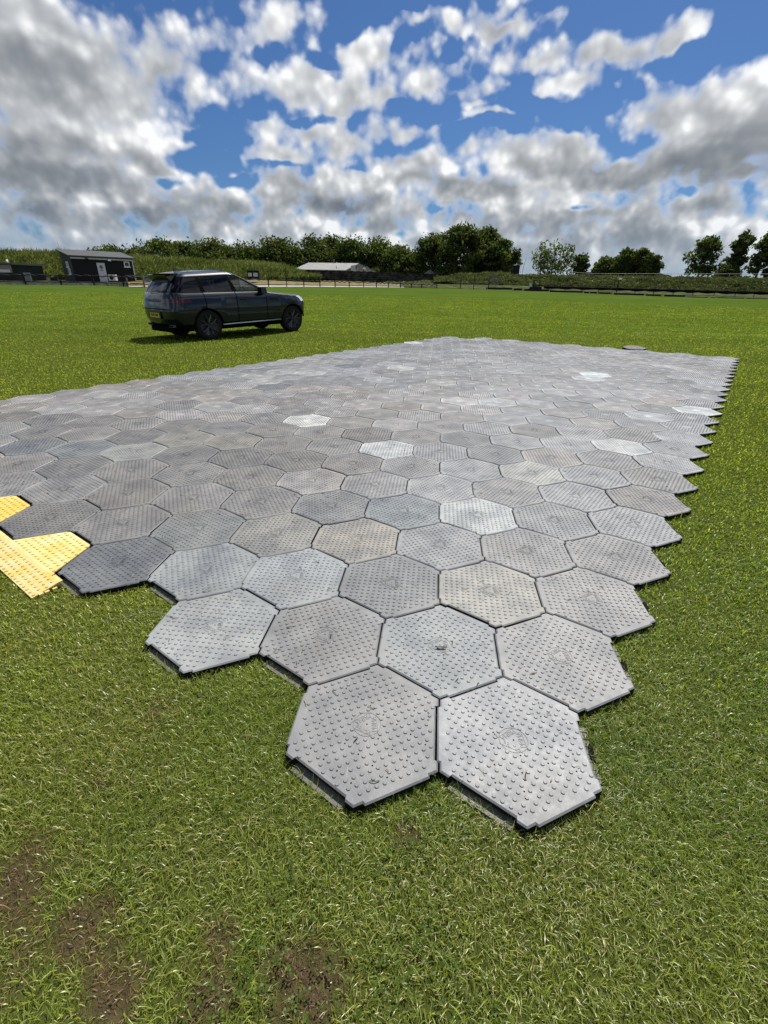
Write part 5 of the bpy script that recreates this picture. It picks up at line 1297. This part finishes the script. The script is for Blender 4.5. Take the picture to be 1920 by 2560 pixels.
    # cabin
    seat = material('dark leather', (.03, .028, .027), .6, .3)
    for x, y in ((1.05, -.38), (1.05, .38), (.05, -.4), (.05, .4)):
        s_ = MB(); s_.box((x+.1, y, .78), (.52, .50, .2)); s_.box((x-.22, y, 1.10), (.15, .48, .62), taper=.85); s_.box((x-.26, y, 1.48), (.10, .26, .17), taper=.85); s_.build('seat', seat, root)
    d_ = MB(); d_.box((1.98, 0, 1.05), (.5, 1.5, .30), taper=.9); d_.build('dashboard', seat, root)
    sw = MB(); sw.tube([(1.56+.05*math.sin(q), -.38+.185*math.cos(q), 1.18+.175*math.sin(q)) for q in np.linspace(0, 2*math.pi, 25)], .017, 6, cap=False); sw.box((1.58, -.38, 1.18), (.05, .16, .10)); sw.build('steering_wheel', silver if False else trim, root)
    rv = MB(); rv.box((1.55, 0, 1.58), (.04, .24, .07)); rv.build('rear_view_mirror', trim, root)
    s = .95
    a, b2 = np.array([-6.493, 11.724]), np.array([-4.884, 14.068]); fwd = (b2-a)/np.linalg.norm(b2-a); lf = np.array([-fwd[1], fwd[0]])
    o = a + lf*.96*s
    z0, z1 = gz(*a), gz(*b2)
    root.location = (o[0], o[1], z0-.012); root.rotation_euler = (0, -math.atan2(z1-z0, 3*s), math.atan2(fwd[1], fwd[0])); root.scale = (s, s, s)
    tag(root, 'dark blue grey sport utility car parked on the lawn beside the mats', 'car')
car()
# ------------------------------------------------------------------ small things lying about
def on_plane(u, v, z=0.0):
    d = ray(u, v); return CAMP + d*((z-CAMP[2])/d[2])
lf = MB(); q = np.linspace(-1, 1, 9); v = []
for a in q: v += [(.024*a, -.006*(1-a*a), .002+.006*a*a), (.024*a, .006*(1-a*a), .006+.008*a*a), (.024*a, .010*(1-a*a), .002+.004*a*a)]
lf.add(v, [(i*3+k, i*3+3+k, i*3+4+k, i*3+1+k) for i in range(8) for k in range(2)], smooth=True)
p = on_plane(1102, 1622); tag(lf.build('curled_leaf', material('dark leaf', (.018, .016, .016), .5, .4), None, (p[0], p[1], .003), R(5)), 'dark curled leaf lying across the emblem of a front mat tile', 'leaf')
tw = MB(); pts = [on_plane(252, 1556, -.02), on_plane(300, 1546, -.008), on_plane(350, 1534, .0), on_plane(373, 1527, .012), on_plane(410, 1535, .006), on_plane(442, 1545, .006)]
tw.tube([tuple(x) for x in pts], .0014, 6); tag(tw.build('wire_offcut', material('grey wire', (.22, .22, .21), .5, .4)), 'thin grey bent wire lying from the grass onto a front tile', 'wire')
def feather(u, v, z, rz, name, label, size=.06, mat=None):
    mb = MB(); vs = []
    for i in range(7):
        f = i/6; w_ = .22*size*math.sin(math.pi*min(1, f*.85+.12)); vs += [(size*(f-.5), -w_, .004+.01*f*f), (size*(f-.5), 0, .008+.016*f*f), (size*(f-.5), w_, .004+.012*f*f)]
    mb.add(vs, [(i*3+k, i*3+3+k, i*3+4+k, i*3+1+k) for i in range(6) for k in range(2)]); mb.tube([(-size*.7, 0, .004), (size*.4, 0, .02)], .0012, 5)
    p = on_plane(u, v, z); return tag(mb.build(name, mat or M_WHITE, None, tuple(p), rz), label, 'feather')
feather(335, 955, -.02, 1.2, 'feather', 'white feather standing in the lawn at the left edge of the mats', .13)
feather(371, 966, .004, .3, 'feather', 'small white feather on a far tile near the left mat edge', .07)
o = bpy.data.objects.new('mat_tile', TM); COL.objects.link(o); p = on_plane(1585, 872); o.location = (p[0], p[1], .035); o.rotation_euler = (R(3.5), R(-2), R(20)); o.color = (.11, .11, .115, 1)
tag(o, 'loose grey mat tile lying tilted on top of the far mat edge', 'mat tile')
# straw and grass clippings scattered on the nearer tiles
def clippings():
    n = 520; P = []
    while len(P) < n:
        j, k = random.choice(SOLO[:70]); x, y = tile_xy(j, k); a = random.uniform(0, 6.28); r_ = math.sqrt(random.random())*T*.85; P.append((x+r_*math.cos(a), y+r_*math.sin(a), .0035))
    mb = MB(); cols = []
    for x, y, z in P:
        a = random.uniform(0, 6.28); l_ = random.uniform(.008, .035); w_ = random.uniform(.0008, .0018); b = a+random.uniform(-.7, .7); pts = [(x, y, z), (x+l_*.5*math.cos(a), y+l_*.5*math.sin(a), z+.003), (x+l_*.5*(math.cos(a)+math.cos(b)), y+l_*.5*(math.sin(a)+math.sin(b)), z+.001)]
        mb.tube(pts, w_, 4, mi=random.choice([0, 0, 1, 2]), smooth=False)
    tag(mb.build('clippings', [material('straw', (.36, .30, .17), .8, .1), material('cut grass', (.09, .13, .03), .8, .1), material('dark stalk', (.03, .026, .022), .8, .1)]), 'scattered straw and grass clippings on the nearer mat tiles', 'clippings', None, 'stuff')
clippings()
build_grass('grass', .15, 46, 30000, 1.5, 1.7, 'short mown green lawn grass with dry yellow blades around the mats')
clover()
